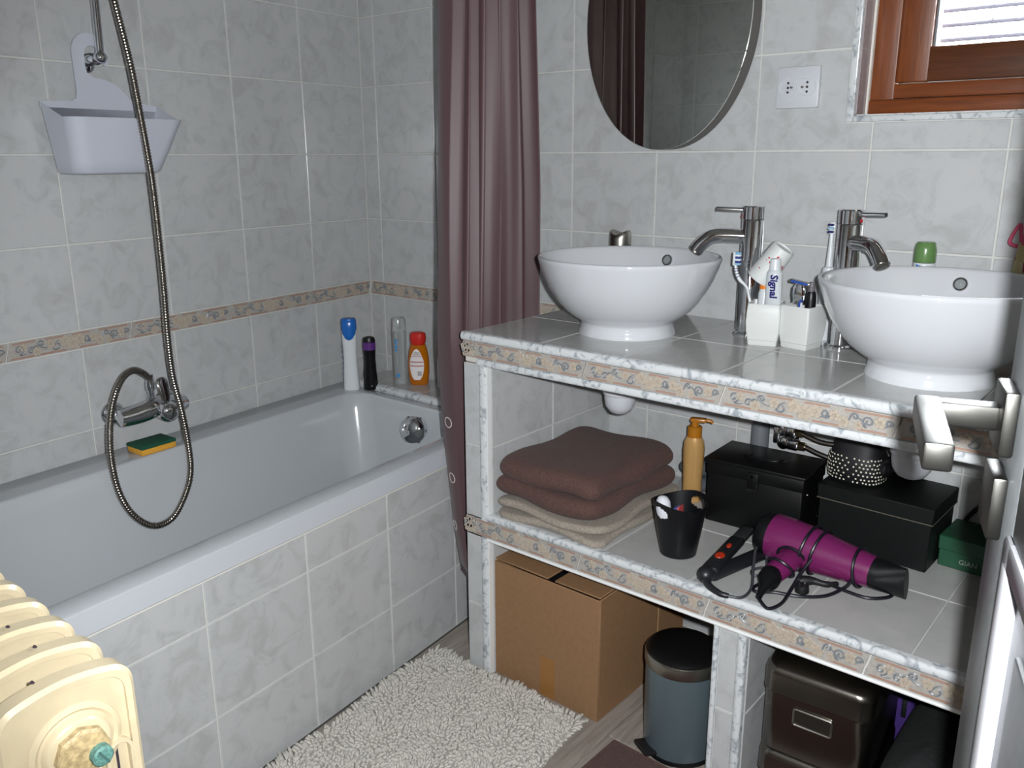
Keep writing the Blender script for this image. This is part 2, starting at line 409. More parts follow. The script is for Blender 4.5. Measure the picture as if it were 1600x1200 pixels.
# left wall
ML = RZ(SK)
def MLf(): return RZ(SK) @ RZ(PI/2)      # tile plane: local x runs along +y of the wall frame, face towards +x
wl = struct(G().box(-.15, -s0, -1.95, .1, -.05, RH).build('wall_left', GROUT, rz=SK, smooth=False), 'pale grey tiled wall along the bathtub')
MW = RZ(PI/2)                             # inside wall_left's frame: local x -> +Y', face (-y) -> +X'
cols = [0, .2515]+[.2515+TW*k for k in range(1, 7)]
xs_l = [-c for c in cols[::-1]]
tile_field(wl, xs_l, zs_up, MW); tile_field(wl, xs_l, zs_dn, MW)
for k in range(-1, 6):
    a, b = .273+.303*k, .273+.303*(k+1)
    put_listel(wl, -b, -max(a, .004), BZ0+.0015, BZ1-.0015, MW)
# front wall (bath end, with the doorway), right wall, corridor
MF = RZ(PI)
g = G(); g.box(-.2, 1.46, YF-.2, YF-s0, -.05, RH); g.box(2.335, 2.6, YF-.2, YF-s0, -.05, RH); g.box(1.46, 2.335, YF-.2, YF-s0, 2.06, RH)
wf = struct(g.build('wall_front', GROUT, smooth=False), 'pale grey tiled wall at the foot of the bathtub')
xs_f = [-(1.46)]+[-(.245+TW*k) for k in range(4, -1, -1)]+[-.186]
xs_f = sorted(set(xs_f))
tile_field(wf, xs_f, zs_up, T(0, YF, 0) @ MF); tile_field(wf, xs_f, zs_dn, T(0, YF, 0) @ MF)
struct(G().box(XR, XR+.15, -3.3, .2, -.05, RH).build('wall_right', PLASTER, smooth=False), 'plain wall at the right end of the counter')
struct(G().box(-.2, 2.6, -3.45, -3.3, -.05, RH).build('wall_corridor', CORR_DARK, smooth=False), 'plain corridor wall behind the photographer')
struct(G().box(-.35, -.2, -3.3, YF, -.05, RH).build('wall_corridor_end', CORR_DARK, smooth=False), 'plain end wall of the corridor')

# window: trims, reveal, frame, sash, pane, blind
win = struct(thing('window_1', 'varnished wooden window with white blind slats at the upper right', 'window')); del win['category']
g = G()
for (a, b, c, d) in ((hole[0], WIN[0], hole[2], WIN[3]), (WIN[0], WIN[1], hole[2], WIN[2])):
    G().rbox(a, b, -.004, .006, c, d, .003, 2).build('marble_trim', MARBLE, win)
RW = .067
z = WIN[2]
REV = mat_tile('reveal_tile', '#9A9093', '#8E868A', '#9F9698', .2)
for zz0, zz1 in ((WIN[2], ZC+TH), (ZC+TH, ZC+2*TH), (ZC+2*TH, ZC+3*TH), (ZC+3*TH, WIN[3])):
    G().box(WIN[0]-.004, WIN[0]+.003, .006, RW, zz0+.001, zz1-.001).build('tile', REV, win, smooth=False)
G().box(WIN[0], WIN[1], .006, RW, WIN[2]-.004, WIN[2]+.003).build('sill_tile', MARBLE, win, smooth=False)
G().rbox(WIN[0]+.002, WIN[0]+.0075, RW-.012, RW+.003, WIN[2], WIN[3], .002, 1).build('caulk_line', mat('caulk', '#E3DFD6', .7), win)
fr = G().rbox(WIN[0]+.004, WIN[0]+.055, RW, RW+.055, WIN[2]+.003, WIN[3], .003, 2).build('frame_stile', WOODV, win)
G().rbox(WIN[0]+.004, WIN[1]-.004, RW-.006, RW+.055, WIN[2]+.003, WIN[2]+.034, .005, 2).build('frame_rail', WOODW, win)
G().rbox(WIN[0]+.012, WIN[1]-.004, RW+.001, RW+.055, WIN[2]+.035, WIN[2]+.064, .003, 2).build('frame_rail', WOODW, win)
G().rbox(WIN[1]-.055, WIN[1]-.004, RW, RW+.055, WIN[2]+.003, WIN[3], .003, 2).build('frame_stile', WOODV, win)
sx0, sx1, sz0, sz1 = WIN[0]+.050, WIN[1]-.05, WIN[2]+.066, WIN[3]-.04
WOODS = mat_wood('sash_varnished_wood', '#5E3216', '#4A260E', .42, (2.5, 30, 30))
sy = RW+.012
G().rbox(sx0, sx0+.064, sy, sy+.05, sz0, sz1, .004, 2).build('sash_stile', WOODV, win)
G().rbox(sx1-.064, sx1, sy, sy+.05, sz0, sz1, .004, 2).build('sash_stile', WOODV, win)
G().rbox(sx0+.06, sx1-.06, sy+.001, sy+.05, sz0, sz0+.068, .004, 2).build('sash_rail', WOODS, win)
G().rbox(sx0+.06, sx1-.06, sy+.001, sy+.05, sz1-.068, sz1, .004, 2).build('sash_rail', WOODS, win)
G().rbox(sx0+.064, sx0+.069, sy+.012, sy+.045, sz0+.068, sz1-.068, .001, 1).build('gasket', mat('grey_gasket', '#73777B', .6), win)
glass = bpy.data.materials.new('window_glass'); glass.use_nodes = True
nt = glass.node_tree; nt.nodes.clear(); om = nt.nodes.new('ShaderNodeOutputMaterial'); mx = nt.nodes.new('ShaderNodeMixShader'); tr = nt.nodes.new('ShaderNodeBsdfTransparent'); gl = nt.nodes.new('ShaderNodeBsdfGlossy'); gl.inputs['Roughness'].default_value = .02; fz = nt.nodes.new('ShaderNodeFresnel'); fz.inputs[0].default_value = 1.45
nt.links.new(fz.outputs[0], mx.inputs[0]); nt.links.new(tr.outputs[0], mx.inputs[1]); nt.links.new(gl.outputs[0], mx.inputs[2]); nt.links.new(mx.outputs[0], om.inputs[0])
G().box(sx0+.06, sx1-.06, sy+.028, sy+.032, sz0+.06, sz1-.06).build('pane', glass, win, smooth=False)
slat = mat('blind_slat_shaded', '#3A3644', .5)  # white slats coloured dark, so their shaded sides show against the sky
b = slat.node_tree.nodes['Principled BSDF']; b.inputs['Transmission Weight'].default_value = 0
zz = sz0+.058
sm = G(); sm.loft([[(x_, .012*math.sin(t*PI)-.0*t, -.011+.022*t) for t in (0,.2,.4,.6,.8,1)] for x_ in (sx0+.066, sx1-.066)], False, False)
sg = G()
pr_ = [(.004*math.sin(t*PI), .029*t-.0145) for t in (0,.25,.5,.75,1)]
ring = [(p[0], p[1]) for p in pr_]+[(p[0]+.0012, p[1]) for p in pr_[::-1]]
sg.loft([[(sx0+.05, -q[0], q[1]) for q in ring], [(sx1-.05, -q[0], q[1]) for q in ring]])
slme = sg.mesh('blind_slat', slat)
while zz < sz1-.05:
    s_ = link('blind_slat', slme, win, (0, sy+.075, zz)); s_.rotation_euler = (math.radians(-60), 0, 0); zz += .0285
for cx in (sx0+.155, sx1-.155):
    G().tube([(cx, sy+.073, sz0+.05), (cx, sy+.073, sz1-.05)], .0012, 6).build('blind_cord', mat('cord_grey', '#8E8A90', .7), win)

# ================================================================== BATHTUB (in the frame of the left wall)
LR = SK
tub = thing('bathtub', 'white built-in bathtub along the tiled wall', 'bathtub', (0,0,0), LR)
ZR = .520; TX0, TX1, TA0, TA1 = .004, .6995, .165, 1.70
IX0, IX1, IA0, IA1 = .118, .642, .215, 1.60
N = 8
outer = rrect(TX0, TX1, -TA1, -TA0, .004, N)
# outer end towards the ledge follows the skewed back wall
outer = [(x_, y_ if y_ < -.5 else y_-(.108*x_)) for x_, y_ in outer]
def inner(ins, r):
    p = rrect(IX0+ins, IX1-ins*.75, -IA1+ins*1.6, -IA0-ins*.55, r, N)
    return [(x_, y_ if y_ < -.7 else y_-.108*(x_-.1)*.9) for x_, y_ in p]
rings = [[(x_, y_, .470) for x_, y_ in outer], [(x_, y_, ZR-.004) for x_, y_ in outer]]
def sh(p, k): # shrink towards centre
    return [(x_+(-k if x_ > .35 else k), y_+(-k if y_ > -.9 else k)) for x_, y_ in p]
rings.append([(x_, y_, ZR) for x_, y_ in sh(outer, .004)])
for ins, zz_, r in ((-.004, ZR, .075), (.0, ZR-.001, .075), (.004, ZR-.006, .076), (.012, ZR-.05, .08), (.03, .40, .085), (.05, .28, .09), (.07, .19, .095), (.09, .145, .1), (.13, .125, .1), (.2, .12, .05)):
    rings.append([(x_, y_, zz_) for x_, y_ in inner(ins, r)])
G().loft(rings, False, True).build('tub_shell', ACRYL, tub, ang=50)
G().box(TX1-.002, TX1+.0008, -TA1, -TA0-.075, .472, ZR-.005).build('front_lip', TUBLIP, tub, smooth=False)
kn = Vector((.415, -.288, .461))
g = G()
MK = zto(kn, kn+Vector((.25, -1, .25)))
g.lathe([(.036,-.016),(.040,0),(.039,.014),(.031,.023),(.015,.027),(.001,.0275)], 28, MK)
ok = g.build('overflow_knob', CHROME, tub)
for i in range(6):
    a = i*PI/3; G().sphere(MK @ Vector((.038*math.cos(a), .038*math.sin(a), .004)), .0055, 10, 6).build('knob_grip', CHROME, ok)
g = G(); g.lathe([(.028,0),(.028,.003),(.02,.006),(.001,.007)], 24, T(.38, -.50, .119)); g.build('drain', CHROME, tub)
# tub apron
ap = struct(thing('tub_apron', 'tiled front apron of the bathtub', 'apron', (0,0,0), LR)); del ap['category']
G().box(.60, .6995-s0, -TA1-.02, -.10, 0, .470).build('apron_core', GROUT, ap, smooth=False)
acols = [.09, .221, .474, .727, .980, 1.233, 1.486, 1.715]
MA = T(.6995, 0, 0) @ RZ(PI/2)
tile_field(ap, [-c for c in acols[::-1]], [.002, .179, .382, .473], MA)
G().box(.693, .7003, -TA1, -.16, .4695, .4735).build('caulk_line', mat('caulk', '#E3DFD6', .7), ap, smooth=False)
G().box(.694, .7005, -TA1, -.10, 0, .0025).build('dark_joint', mat('dark_joint', '#4B4B49', .8), ap, smooth=False)
# ledge at the tap end
led = struct(thing('tub_ledge', 'tiled ledge with marble edge at the end of the bathtub', 'ledge', (0,0,0), LR)); del led['category']
def la(o, d): return -(.108*o+d)
g = G()
g.prism([(.07, la(.07,.155)), (.84, la(.84,.155)), (.84, la(.84,.003)), (.07, la(.07,.003))], .03, z0=.503); g.build('ledge_core', GROUT, led, smooth=False)
edges = [.07, .16, .36, .56, .76, .84]
for a, b in zip(edges[:-1], edges[1:]):
    e = .0015
    G().prism([(a+e, la(a,.150)), (b-e, la(b,.150)), (b-e, la(b,.004)), (a+e, la(a,.004))], .005, z0=.531).build('tile', CTILE, led, smooth=False)
g = G(); pts0 = []
for o_ in (.07, .84):
    c = Vector((o_, la(o_,.155), .522)); pts0.append([tuple(c+Vector((0, -.016*math.cos(t)*1.0+.008, .0145*math.sin(t)))) for t in [i*PI/2/6 for i in range(7)]]+[(o_, la(o_,.145), .5365), (o_, la(o_,.145), .505), (o_, la(o_,.163), .505)])
g.loft(pts0); g.build('marble_edge', MARBLE, led)

# ================================================================== VANITY (masonry counter)
van = thing('vanity_counter', 'tiled masonry counter with patterned edge bands, open shelf and lower bays', 'counter', (0,0,0))
VX0, VX1, VY, VZ = .890, XR-.004, -.504, .850
core = mat('masonry_core', '#CFCBC3', .85, noise=.05, nscale=30)
UNDER = mat('shelf_underside', '#8A8681', .9)
cj = G().box(VX0+.004, VX1, VY+.006, -.002, .782, VZ-.0085).build('countertop', [core], van, smooth=False)
G().box(VX0+.010, VX1, VY+.010, -.002, VZ-.0085, VZ-.0025).build('grout_bed', GROUT, cj, smooth=False)
# countertop tiles, laid 20 x 25 with the long side front to back
cx = [VX0+.006, 1.106]+[1.106+.2045*k for k in range(1, 8)]; cx = [c for c in cx if c < VX1-.03]+[VX1]
MC = RX(-PI/2)                           # local x -> x, local z -> -? see below
def flat_tile(parent, x0, x1, y0, y1, z, m=CTILE):
    w_, h_ = x1-x0-.0028, y1-y0-.0028
    if w_ < .006 or h_ < .006: return
    o = link('tile', tile_mesh(w_, h_, m), parent); o.matrix_local = T((x0+x1)/2, (y0+y1)/2, z-TT) @ RX(-PI/2)
for a, b_ in zip(cx[:-1], cx[1:]):
    for c, d in ((VY+.010, -.262), (-.262, -.004)):
        flat_tile(cj, a, b_, c, d, VZ)
MVf = T(0, VY, 0)
def half_round(name, x0, x1, z0, z1, y, parent, bul=.006, m=MARBLE, top=None):
    r_ = []
    zc = (z0+z1)/2; hh = (z1-z0)/2
    for x_ in (x0, x1):
        r_.append([(x_, y-bul*math.cos(t), zc+hh*math.sin(t)) for t in [-PI/2+PI*i/8 for i in range(9)]]+[(x_, y+.012, z1), (x_, y+.012, z0)])
    return G().loft(r_).build(name, m, parent)
half_round('marble_edge', VX0, VX1, .8315, .8505, VY, cj)
half_round('marble_edge', VX0+.045, VX1, .7775, .7935, VY, cj, .004)
x = .923-.303
while x < VX1-.05:
    a, b_ = max(x, VX0+.001), min(x+.303, VX1-.01)
    if b_-a > .02: put_listel(van, a, b_, .7945, .8310, MVf, 1 if a == x else 0, 1 if b_ == x+.303 else 0)
    x += .303
G().box(VX0+.05, VX1, VY+.004, VY+.01, .778, .85).build('edge_backing', GROUT, cj, smooth=False)
# left end wall
lw_ = G().box(VX0+.006, .965-.006, VY+.006, -.002, 0, .779).build('side_wall', [core], van, smooth=False)
G().box(VX0+.002, .962, VY+.003, -.002, 0, .7788).build('grout_bed', GROUT, lw_, smooth=False)
zr = [.004, .179, .362]; zr2 = [.407, .585, .779]
for zl in (zr, zr2):
    for a, b_ in zip(zl[:-1], zl[1:]):
        put_tile(lw_, VX0+.001, .942, a, b_, MVf)
        put_tile(lw_, -.262, -.004, a, b_, T(.965, 0, 0) @ RZ(PI/2)); put_tile(lw_, VY+.012, -.262, a, b_, T(.965, 0, 0) @ RZ(PI/2))
    half_z = (zl[0], zl[-1])
    r_ = []
    for z_ in half_z:
        r_.append([(.9505-.0105*math.sin(t), VY-.005*math.cos(t), z_) for t in [-PI/2+PI*i/8 for i in range(9)]]+[(.940, VY+.01, z_), (.961, VY+.01, z_)])
    G().loft(r_).build('marble_trim', MARBLE, lw_)
    G().box(.9612, .9648, VY-.001, VY+.012, zl[0], zl[-1]).build('edge_profile', mat('white_edge_profile', '#E4E5E4', .35), lw_, smooth=False)
# outer face of the end wall, towards the bath
for a, b_ in ((.004,.179),(.179,.382),(.382,.585),(.585,.779)):
    for c, d in ((-.502,-.262),(-.262,-.004)):
        o_ = put_tile(lw_, -d, -c, a, b_, T(VX0+.0, 0, 0) @ RZ(-PI/2))
# shelf
sj = G().box(.962, VX1, VY+.006, -.002, .358, .4165).build('shelf', [core], van, smooth=False)
G().box(.962, VX1, VY+.010, -.002, .4165, .4225).build('grout_bed', GROUT, sj, smooth=False)
sx = [.966, 1.072, 1.276, 1.481, 1.686, 1.891, 2.095, 2.30, VX1]
for a, b_ in zip(sx[:-1], sx[1:]):
    for c, d in ((VY+.010, -.262), (-.262, -.004)):
        flat_tile(sj, a, b_, c, d, .425)
half_round('marble_edge', .955, VX1, .4075, .4255, VY, sj)
half_round('bottom_edge', .955, VX1, .3555, .3625, VY, sj, .003, mat('white_edge_profile', '#E4E5E4', .35))
G().box(VX0+.004, VX1, VY+.003, VY+.01, .357, .424).build('edge_backing', GROUT, sj, smooth=False)
x = .9172-.303
while x < VX1-.05:
    a, b_ = max(x, VX0+.001), min(x+.303, VX1-.01)
    if b_-a > .02: put_listel(van, a, b_, .3645, .4065, MVf, 1 if a == x else 0, 1 if b_ == x+.303 else 0)
    x += .303
# partition under the shelf
pj = G().box(1.546, 1.606, VY+.006, -.002, 0, .358).build('partition', [core], van, smooth=False)
G().box(1.545, 1.607, VY+.003, -.002, 0, .3555).build('grout_bed', GROUT, pj, smooth=False)
for a, b_ in ((.004,.179),(.179,.355)):
    put_tile(pj, 1.553, 1.592, a, b_, MVf)
    put_tile(pj, -.262, -.004, a, b_, T(1.610, 0, 0) @ RZ(PI/2)); put_tile(pj, VY+.012, -.262, a, b_, T(1.610, 0, 0) @ RZ(PI/2))
    put_tile(pj, .004, .262, a, b_, T(1.542, 0, 0) @ RZ(-PI/2)); put_tile(pj, .262, .49, a, b_, T(1.542, 0, 0) @ RZ(-PI/2))
for xc, hw in ((1.5475, .0055), (1.6005, .0085)):
    r_ = []
    for z_ in (.003, .355):
        r_.append([(xc-hw*math.sin(t), VY-.005*math.cos(t), z_) for t in [-PI/2+PI*i/8 for i in range(9)]]+[(xc-hw, VY+.01, z_), (xc+hw, VY+.01, z_)])
    G().loft(r_).build('marble_trim', MARBLE, pj)

# ------------------------------------------------------------------ basins
BPROF = [(.107,0),(.1065,.006),(.104,.012),(.102,.024),(.105,.030),(.118,.037),(.140,.054),(.158,.074),(.174,.098),(.186,.124),(.194,.146),(.1985,.160),(.2,.166),(.199,.1695),(.196,.171),(.192,.1695),(.189,.165),(.183,.15),(.172,.12),(.155,.09),(.13,.062),(.095,.044),(.05,.036),(.022,.034),(.02,.030),(.001,.030)]
def basin(loc, label, ovf):
    t = thing('vessel_basin', label, 'basin', loc, 0, 'round vessel basins on the counter')
    G().lathe(BPROF, 72, None, True, False).build('bowl', WHITE, t, ang=60)
    a = math.radians(ovf); c = Vector((.1795*math.cos(a), .1795*math.sin(a), .142))
    M = zto(c, c+Vector((-math.cos(a), -math.sin(a), .35)))
    g = G(); g.lathe([(.0085,-.003),(.0085,.002),(.0100,.0038),(.0125,.0038),(.0140,.002),(.0140,-.004)], 24, M, False, False)
    g.build('overflow_ring', CHROME, t)
    G().lathe([(.0086,.0),(.001,.0005)], 20, M, False, False).build('overflow_hole', mat('overflow_dark', '#7A7F80', .5), t)
    G().lathe([(.020,.031),(.02,.035),(.016,.038),(.001,.0395)], 24, None, False, False).build('drain', CHROME, t)
    return t
basin((1.180, -.275, VZ), 'white round vessel basin beside the shower curtain', 92)
basin((1.814, -.280, VZ), 'white round vessel basin nearest the door', 92)

# ------------------------------------------------------------------ tall basin taps
def faucet(loc, label, ang, lev):
    t = thing('basin_tap', label, 'tap', loc, 0, 'tall chrome basin taps')
    G().lathe([(.030,0),(.030,.004),(.026,.007),(.0245,.008)], 32, None).build('base_ring', CHROME, t)
    G().lathe([(.0240,.004),(.0235,.02),(.0235,.246),(.0225,.2475)], 36).build('body', CHROME, t)
    d = Vector((math.cos(ang), math.sin(ang), 0))
    h = G().lathe([(.0225,.2485),(.0242,.2495),(.0242,.275),(.022,.277),(.001,.2772)], 36).build('head', CHROME, t)
    dl = Vector((math.cos(lev), math.sin(lev), 0))
    G().tube([dl*.018+Vector((0,0,.268)), dl*.05+Vector((0,0,.269)), dl*.078+Vector((0,0,.270))], [.005,.005,.0048], 12).build('lever', CHROME, h)
    G().lathe([(.0035,0),(.003,.0012)], 12, zto(dl*.0243+Vector((0,0,.2555)), dl*.03+Vector((0,0,.2555)))).build('temperature_dot', mat('red_dot', '#B0202A', .3), h)
    p = spline([d*.015+Vector((0,0,.213)), d*.06+Vector((0,0,.214)), d*.085+Vector((0,0,.210)), d*.105+Vector((0,0,.195)), d*.117+Vector((0,0,.180))], 6)
    s_ = G().tube(p, [.0155]*7+[.0155]*(len(p)-7), 20).build('spout', CHROME, t)
    e = p[-1]; q = p[-1]-p[-3]
    G().lathe([(.0132,-.002),(.0132,.004),(.010,.005),(.001,.004)], 20, zto(e, e+q)).build('aerator', SATIN, s_)
    return t
faucet((1.400, -.135, VZ), 'tall chrome tap between the two basins, spout turned left', math.radians(205), math.radians(205))
faucet((1.606, -.140, VZ), 'tall chrome tap behind the basin nearest the door, spout turned right', math.radians(-40), math.radians(-20))

# ------------------------------------------------------------------ mirror
mi = thing('oval_mirror', 'frameless oval mirror standing off the tiled wall', 'mirror', (1.115, -.002, 1.537))
MIR = mat('mirror_silver', '#E9ECE6', .008, 1)
dl = math.radians(-0.7)
def ell(k, a=.215, b=.293, n=96): return [(a*k*math.cos(2*PI*i/n), b*k*math.sin(2*PI*i/n)) for i in range(n)]
rot = RZ(dl)
g = G()
g.prism(ell(1.0), .040, rot @ T(0, 0, 0) @ RX90, 0.004); g.build('backing_board', mat('mirror_backing', '#5F5C59', .6), mi)
g = G(); g.prism(ell(1.0), .004, rot @ RX90, .0442); g.build('mirror_glass', MIR, mi, ang=30)
# ------------------------------------------------------------------ double socket
so = thing('double_socket', 'white double wall socket beside the mirror', 'socket', (1.4225, 0, 1.370))
G().rbox(-.047,.047,-.011,.001,-.0425,.0425,.003,2).build('plate', WPLAST, so)
WP2 = mat('socket_plastic', '#CCCDD2', .3)
DKH = mat('socket_hole', '#2A2730', .6)
for sx_ in (-.0205, .0215):
    g = G(); pts = [(sx_+.0195*math.cos(a), .0195*math.sin(a)) for a in [2*PI*i/36 for i in range(36)]]
    w_ = G().lathe([(.0195,-.0005),(.0195,.0022),(.0178,.0022),(.0172,-.0004),(.001,-.0004)], 36, T(sx_, -.011, 0) @ RX90, False, False).build('well', WP2, so)
    g = G()
    for hz in (-.0095, 0, .0095): g.lathe([(.0026,0),(.0024,.0008)], 10, T(sx_, -.0113, hz) @ RX90)
    g.build('pin_hole', DKH, w_)
    G().lathe([(.0024,0),(.0024,.006)], 10, T(sx_+(.009 if sx_ < 0 else -.009), -.0113, 0) @ RX90).build('earth_pin', SATIN, w_)

# ------------------------------------------------------------------ shower mixer, rail, hose, caddy, sponge (left wall frame)
mx_ = thing('bath_mixer', 'chrome bath mixer tap on the tiled wall above the tub', 'tap', (0,0,0), LR)
zm = .612
for al in (.957, .807):
    e_ = G().lathe([(.032,.0),(.031,.006),(.022,.014),(.015,.017)], 32, T(0, -al, zm) @ RY(PI/2)).build('escutcheon', CHROME, mx_)
    G().lathe([(.0135,.012),(.0135,.040),(.018,.041),(.018,.058),(.014,.06)], 24, T(0, -al, zm) @ RY(PI/2)).build('union_nut', CHROME, mx_)
bp_ = spline([(.055,-.975,zm),(.058,-.955,zm),(.066,-.92,zm+.004),(.070,-.88,zm+.010),(.066,-.84,zm+.005),(.058,-.805,zm),(.055,-.79,zm)], 5)
nb = len(bp_)
G().tube(bp_, [(.012 if i in (0, nb-1) else .021+.006*math.sin(PI*i/(nb-1))) for i in range(nb)], 20).build('body', CHROME, mx_)
hk = G().lathe([(.022,-.02),(.026,0),(.026,.03),(.024,.04),(.016,.047),(.001,.049)], 28, zto((.075,-.868,zm+.004), (.13,-.868,zm-.004))).build('handle_hub', CHROME, mx_)
g = G()
rg = []
for k, (w_, zz_, xo) in enumerate(((.012,.0,.098),(.014,.02,.097),(.0165,.045,.092),(.016,.058,.089),(.010,.067,.087),(.002,.0695,.0865))):
    rg.append([(xo+.0035*math.sin(a), -.868+w_*math.cos(a), zm+.018+zz_) for a in [2*PI*i/16 for i in range(16)]])
g.loft(rg); g.build('lever_handle', CHROME, hk)
G().lathe([(.011,0),(.0125,.004),(.0125,.012),(.009,.013),(.009,.03),(.0125,.031),(.0125,.05),(.0105,.052),(.0095,.07)], 20, T(.068, -.888, zm+.026)).build('hose_connector', CHROME, mx_)
hp = [(.068,.888,.688),(.07,.892,.70),(.074,.91,.7175),(.086,.941,.7315),(.100,.980,.721),(.12,1.02,.681),(.13,1.044,.618),(.14,1.056,.544),(.15,1.053,.465),(.158,1.029,.4),(.165,.985,.358),(.165,.931,.360),(.158,.883,.407),(.15,.856,.459),(.145,.852,.534),(.14,.857,.62),(.14,.871,.706),(.15,.88,.805),(.16,.883,.931),(.165,.885,1.082),(.165,.886,1.169),(.165,.889,1.226),(.165,.901,1.364),(.16,.903,1.418),(.145,.901,1.473),(.12,.9,1.567),(.11,.902,1.619),(.10,.905,1.75),(.09,.905,1.9)]
hp = spline([(o_, -a_, z_) for o_, a_, z_ in hp], 6)
# resample evenly for the ribbed winding
L_ = [0]
for p, q in zip(hp[:-1], hp[1:]): L_.append(L_[-1]+(q-p).length)
step = .0017; n_ = int(L_[-1]/step); pts_ = []; j = 0
for i in range(n_):
    d_ = i*step
    while L_[j+1] < d_: j += 1
    t_ = (d_-L_[j])/max(1e-9, L_[j+1]-L_[j]); pts_.append(hp[j].lerp(hp[j+1], t_))
ho = G().tube(pts_, [(.0088 if i % 4 < 2 else .0074) for i in range(n_)], 10).build('shower_hose', HOSE, None, ang=80)
ho.rotation_euler = (0,0,LR); tag(ho, 'flexible steel shower hose looping down into the tub', 'hose')
rl = thing('shower_rail', 'chrome shower rail fixed to the wall above the caddy', 'rail', (0,0,0), LR)
G().tube([(.052,-.906,1.44),(.052,-.903,1.56),(.052,-.900,1.95)], .0095, 16).build('bar', CHROME, rl)
for zz_ in (1.452, 1.93):
    br_ = G().lathe([(.0145,.0),(.0145,.03),(.0125,.034),(.0125,.048)], 20, T(0, -.912 if zz_ < 1.5 else -.902, zz_-.004) @ RY(PI/2)).build('bracket', CHROME, rl)
    G().sphere((.054, -.907 if zz_ < 1.5 else -.9, zz_), .0155, 18, 12, (1,1,.9)).build('end_ball', CHROME, rl)
    G().lathe([(.02,0),(.019,.006),(.014,.009)], 24, T(0, -.912 if zz_ < 1.5 else -.902, zz_-.012) @ RY(PI/2)).build('wall_flange', CHROME, rl)
cad = thing('shower_caddy', 'white plastic caddy hanging from the shower rail', 'caddy', (0,0,0), LR)
CADM = mat('white_caddy_plastic', '#BDC0CB', .4)
def cring(hw0, hw1, dep, z_, r=.035):     # D-shaped outline: flat back on the wall, rounded front corners
    p = [(.028, hw0), (.028, -hw1)]+[(q[0], q[1]) for q in arc(.028+dep-r, -hw1+r*1.0, r, -PI/2, 0, 6)]+[(q[0], q[1]) for q in arc(.028+dep-r, hw0-r, r, 0, PI/2, 6)]
    return [(x_, -(.9-y_), z_-max(0, (z_-1.20))/.15*.034*min(1, max(0, (x_-.03)/.07))) for x_, y_ in p]
zb, zt_ = 1.196, 1.352
outer_ = [cring(.085,.118,.078,zb,.03), cring(.093,.126,.086,zb+.006)]+[cring(.093+(.142-.093)*k/5, .126+(.146-.126)*k/5, .086+.030*k/5, zb+.006+(zt_-zb-.006)*k/5) for k in range(1, 6)]
inner_ = [cring(.140,.144,.114,zt_-.001,.034), cring(.115,.134,.098,zb+.07,.033), cring(.091,.124,.084,zb+.008,.03)]
G().loft(outer_+inner_, True, True).build('basket', CADM, cad, ang=50)
# back plate with neck and hook (left edge straight, shoulder sloping down to the right, hook open to the right)
plate = [(-.146,1.340),(-.146,1.352),(-.075,1.356),(-.062,1.362),(-.058,1.375),(-.059,1.455)]
plate += arc(-.016, 1.462, .043, PI*.98, .05, 16)+[(.028,1.452),(.024,1.440),(.018,1.436),(.011,1.441),(.007,1.450)]
plate += arc(-.012, 1.460, .018, -.1, PI, 10)+[(-.031,1.435),(-.028,1.418),(-.014,1.410),(.012,1.406),(.038,1.397),(.058,1.380),(.072,1.366),(.09,1.359),(.140,1.352),(.140,1.340)]
g = G(); Mb = Matrix(((0,0,1,.026),(1,0,0,-.9),(0,1,0,0),(0,0,0,1)))
g.prism(plate, .003, Mb); g.build('hook_plate', CADM, cad, smooth=False)
sp = thing('sponge', 'yellow scouring sponge with green pad on the tub rim', 'sponge', LW(.083,.912,ZR), LR-.04)
SPY = mat('sponge_yellow', '#E0A53A', .95, noise=.2, nscale=300, bump=.8, bscale=400)
G().rbox(-.034,.034,-.047,.047,0,.016,.004,2).build('foam', SPY, sp)
G().rbox(-.0345,.0345,-.0475,.0475,.0155,.024,.002,2).build('scouring_pad', mat('scour_green', '#16573F', .98, noise=.4, nscale=500, bump=1, bscale=600), sp)

# ------------------------------------------------------------------ bottles by the bath
def bottle_loft(secs, n=28):
    # secs: (half width, half depth, z, squareness)
    R_ = []
    for a_, b_, z_, e_ in secs:
        ring = []
        for i in range(n):
            t = 2*PI*i/n; c, s = math.cos(t), math.sin(t)
            ring.append((a_*math.copysign(abs(c)**e_, c), b_*math.copysign(abs(s)**e_, s), z_))
        R_.append(ring)
    return R_
FACE = math.radians(-42)+0
q = LW(.100,.214,ZR)
t = thing('shampoo_bottle', 'tall white bottle with blue flip cap on the tub corner', 'bottle', q, math.radians(46))
G().loft(bottle_loft([(.024,.017,0,.8),(.0255,.0185,.004,.8),(.0245,.018,.03,.8),(.0215,.016,.09,.85),(.0215,.016,.13,.85),(.0235,.018,.165,.9),(.0235,.018,.19,.9),(.022,.017,.2,1)])).build('body', mat('bottle_white', '#D6DADD', .3), t)
G().loft(bottle_loft([(.0150,.0175,.160,.9),(.019,.0195,.166,.9),(.0225,.0205,.18,.9),(.0238,.0205,.2,.9),(.0238,.0205,.215,.9),(.0232,.0198,.2165,.9),(.0232,.0198,.218,.9),(.0236,.020,.219,.9),(.022,.019,.226,.9),(.019,.017,.2275,.9)])).build('flip_cap', mat('cap_blue', '#1F66B8', .25), t)
g = G()
for i in range(7): g.box(-.0242-.0001, -.0226, -.006+.001*math.sin(i), .004, .03+i*.018, .036+i*.018)
g.build('printed_label', mat('print_lilac', '#7C84B8', .4), t)
q = LW(.150,.180,ZR)
t = thing('black_bottle', 'short black bottle with purple collar next to the white one', 'bottle', q, math.radians(46))
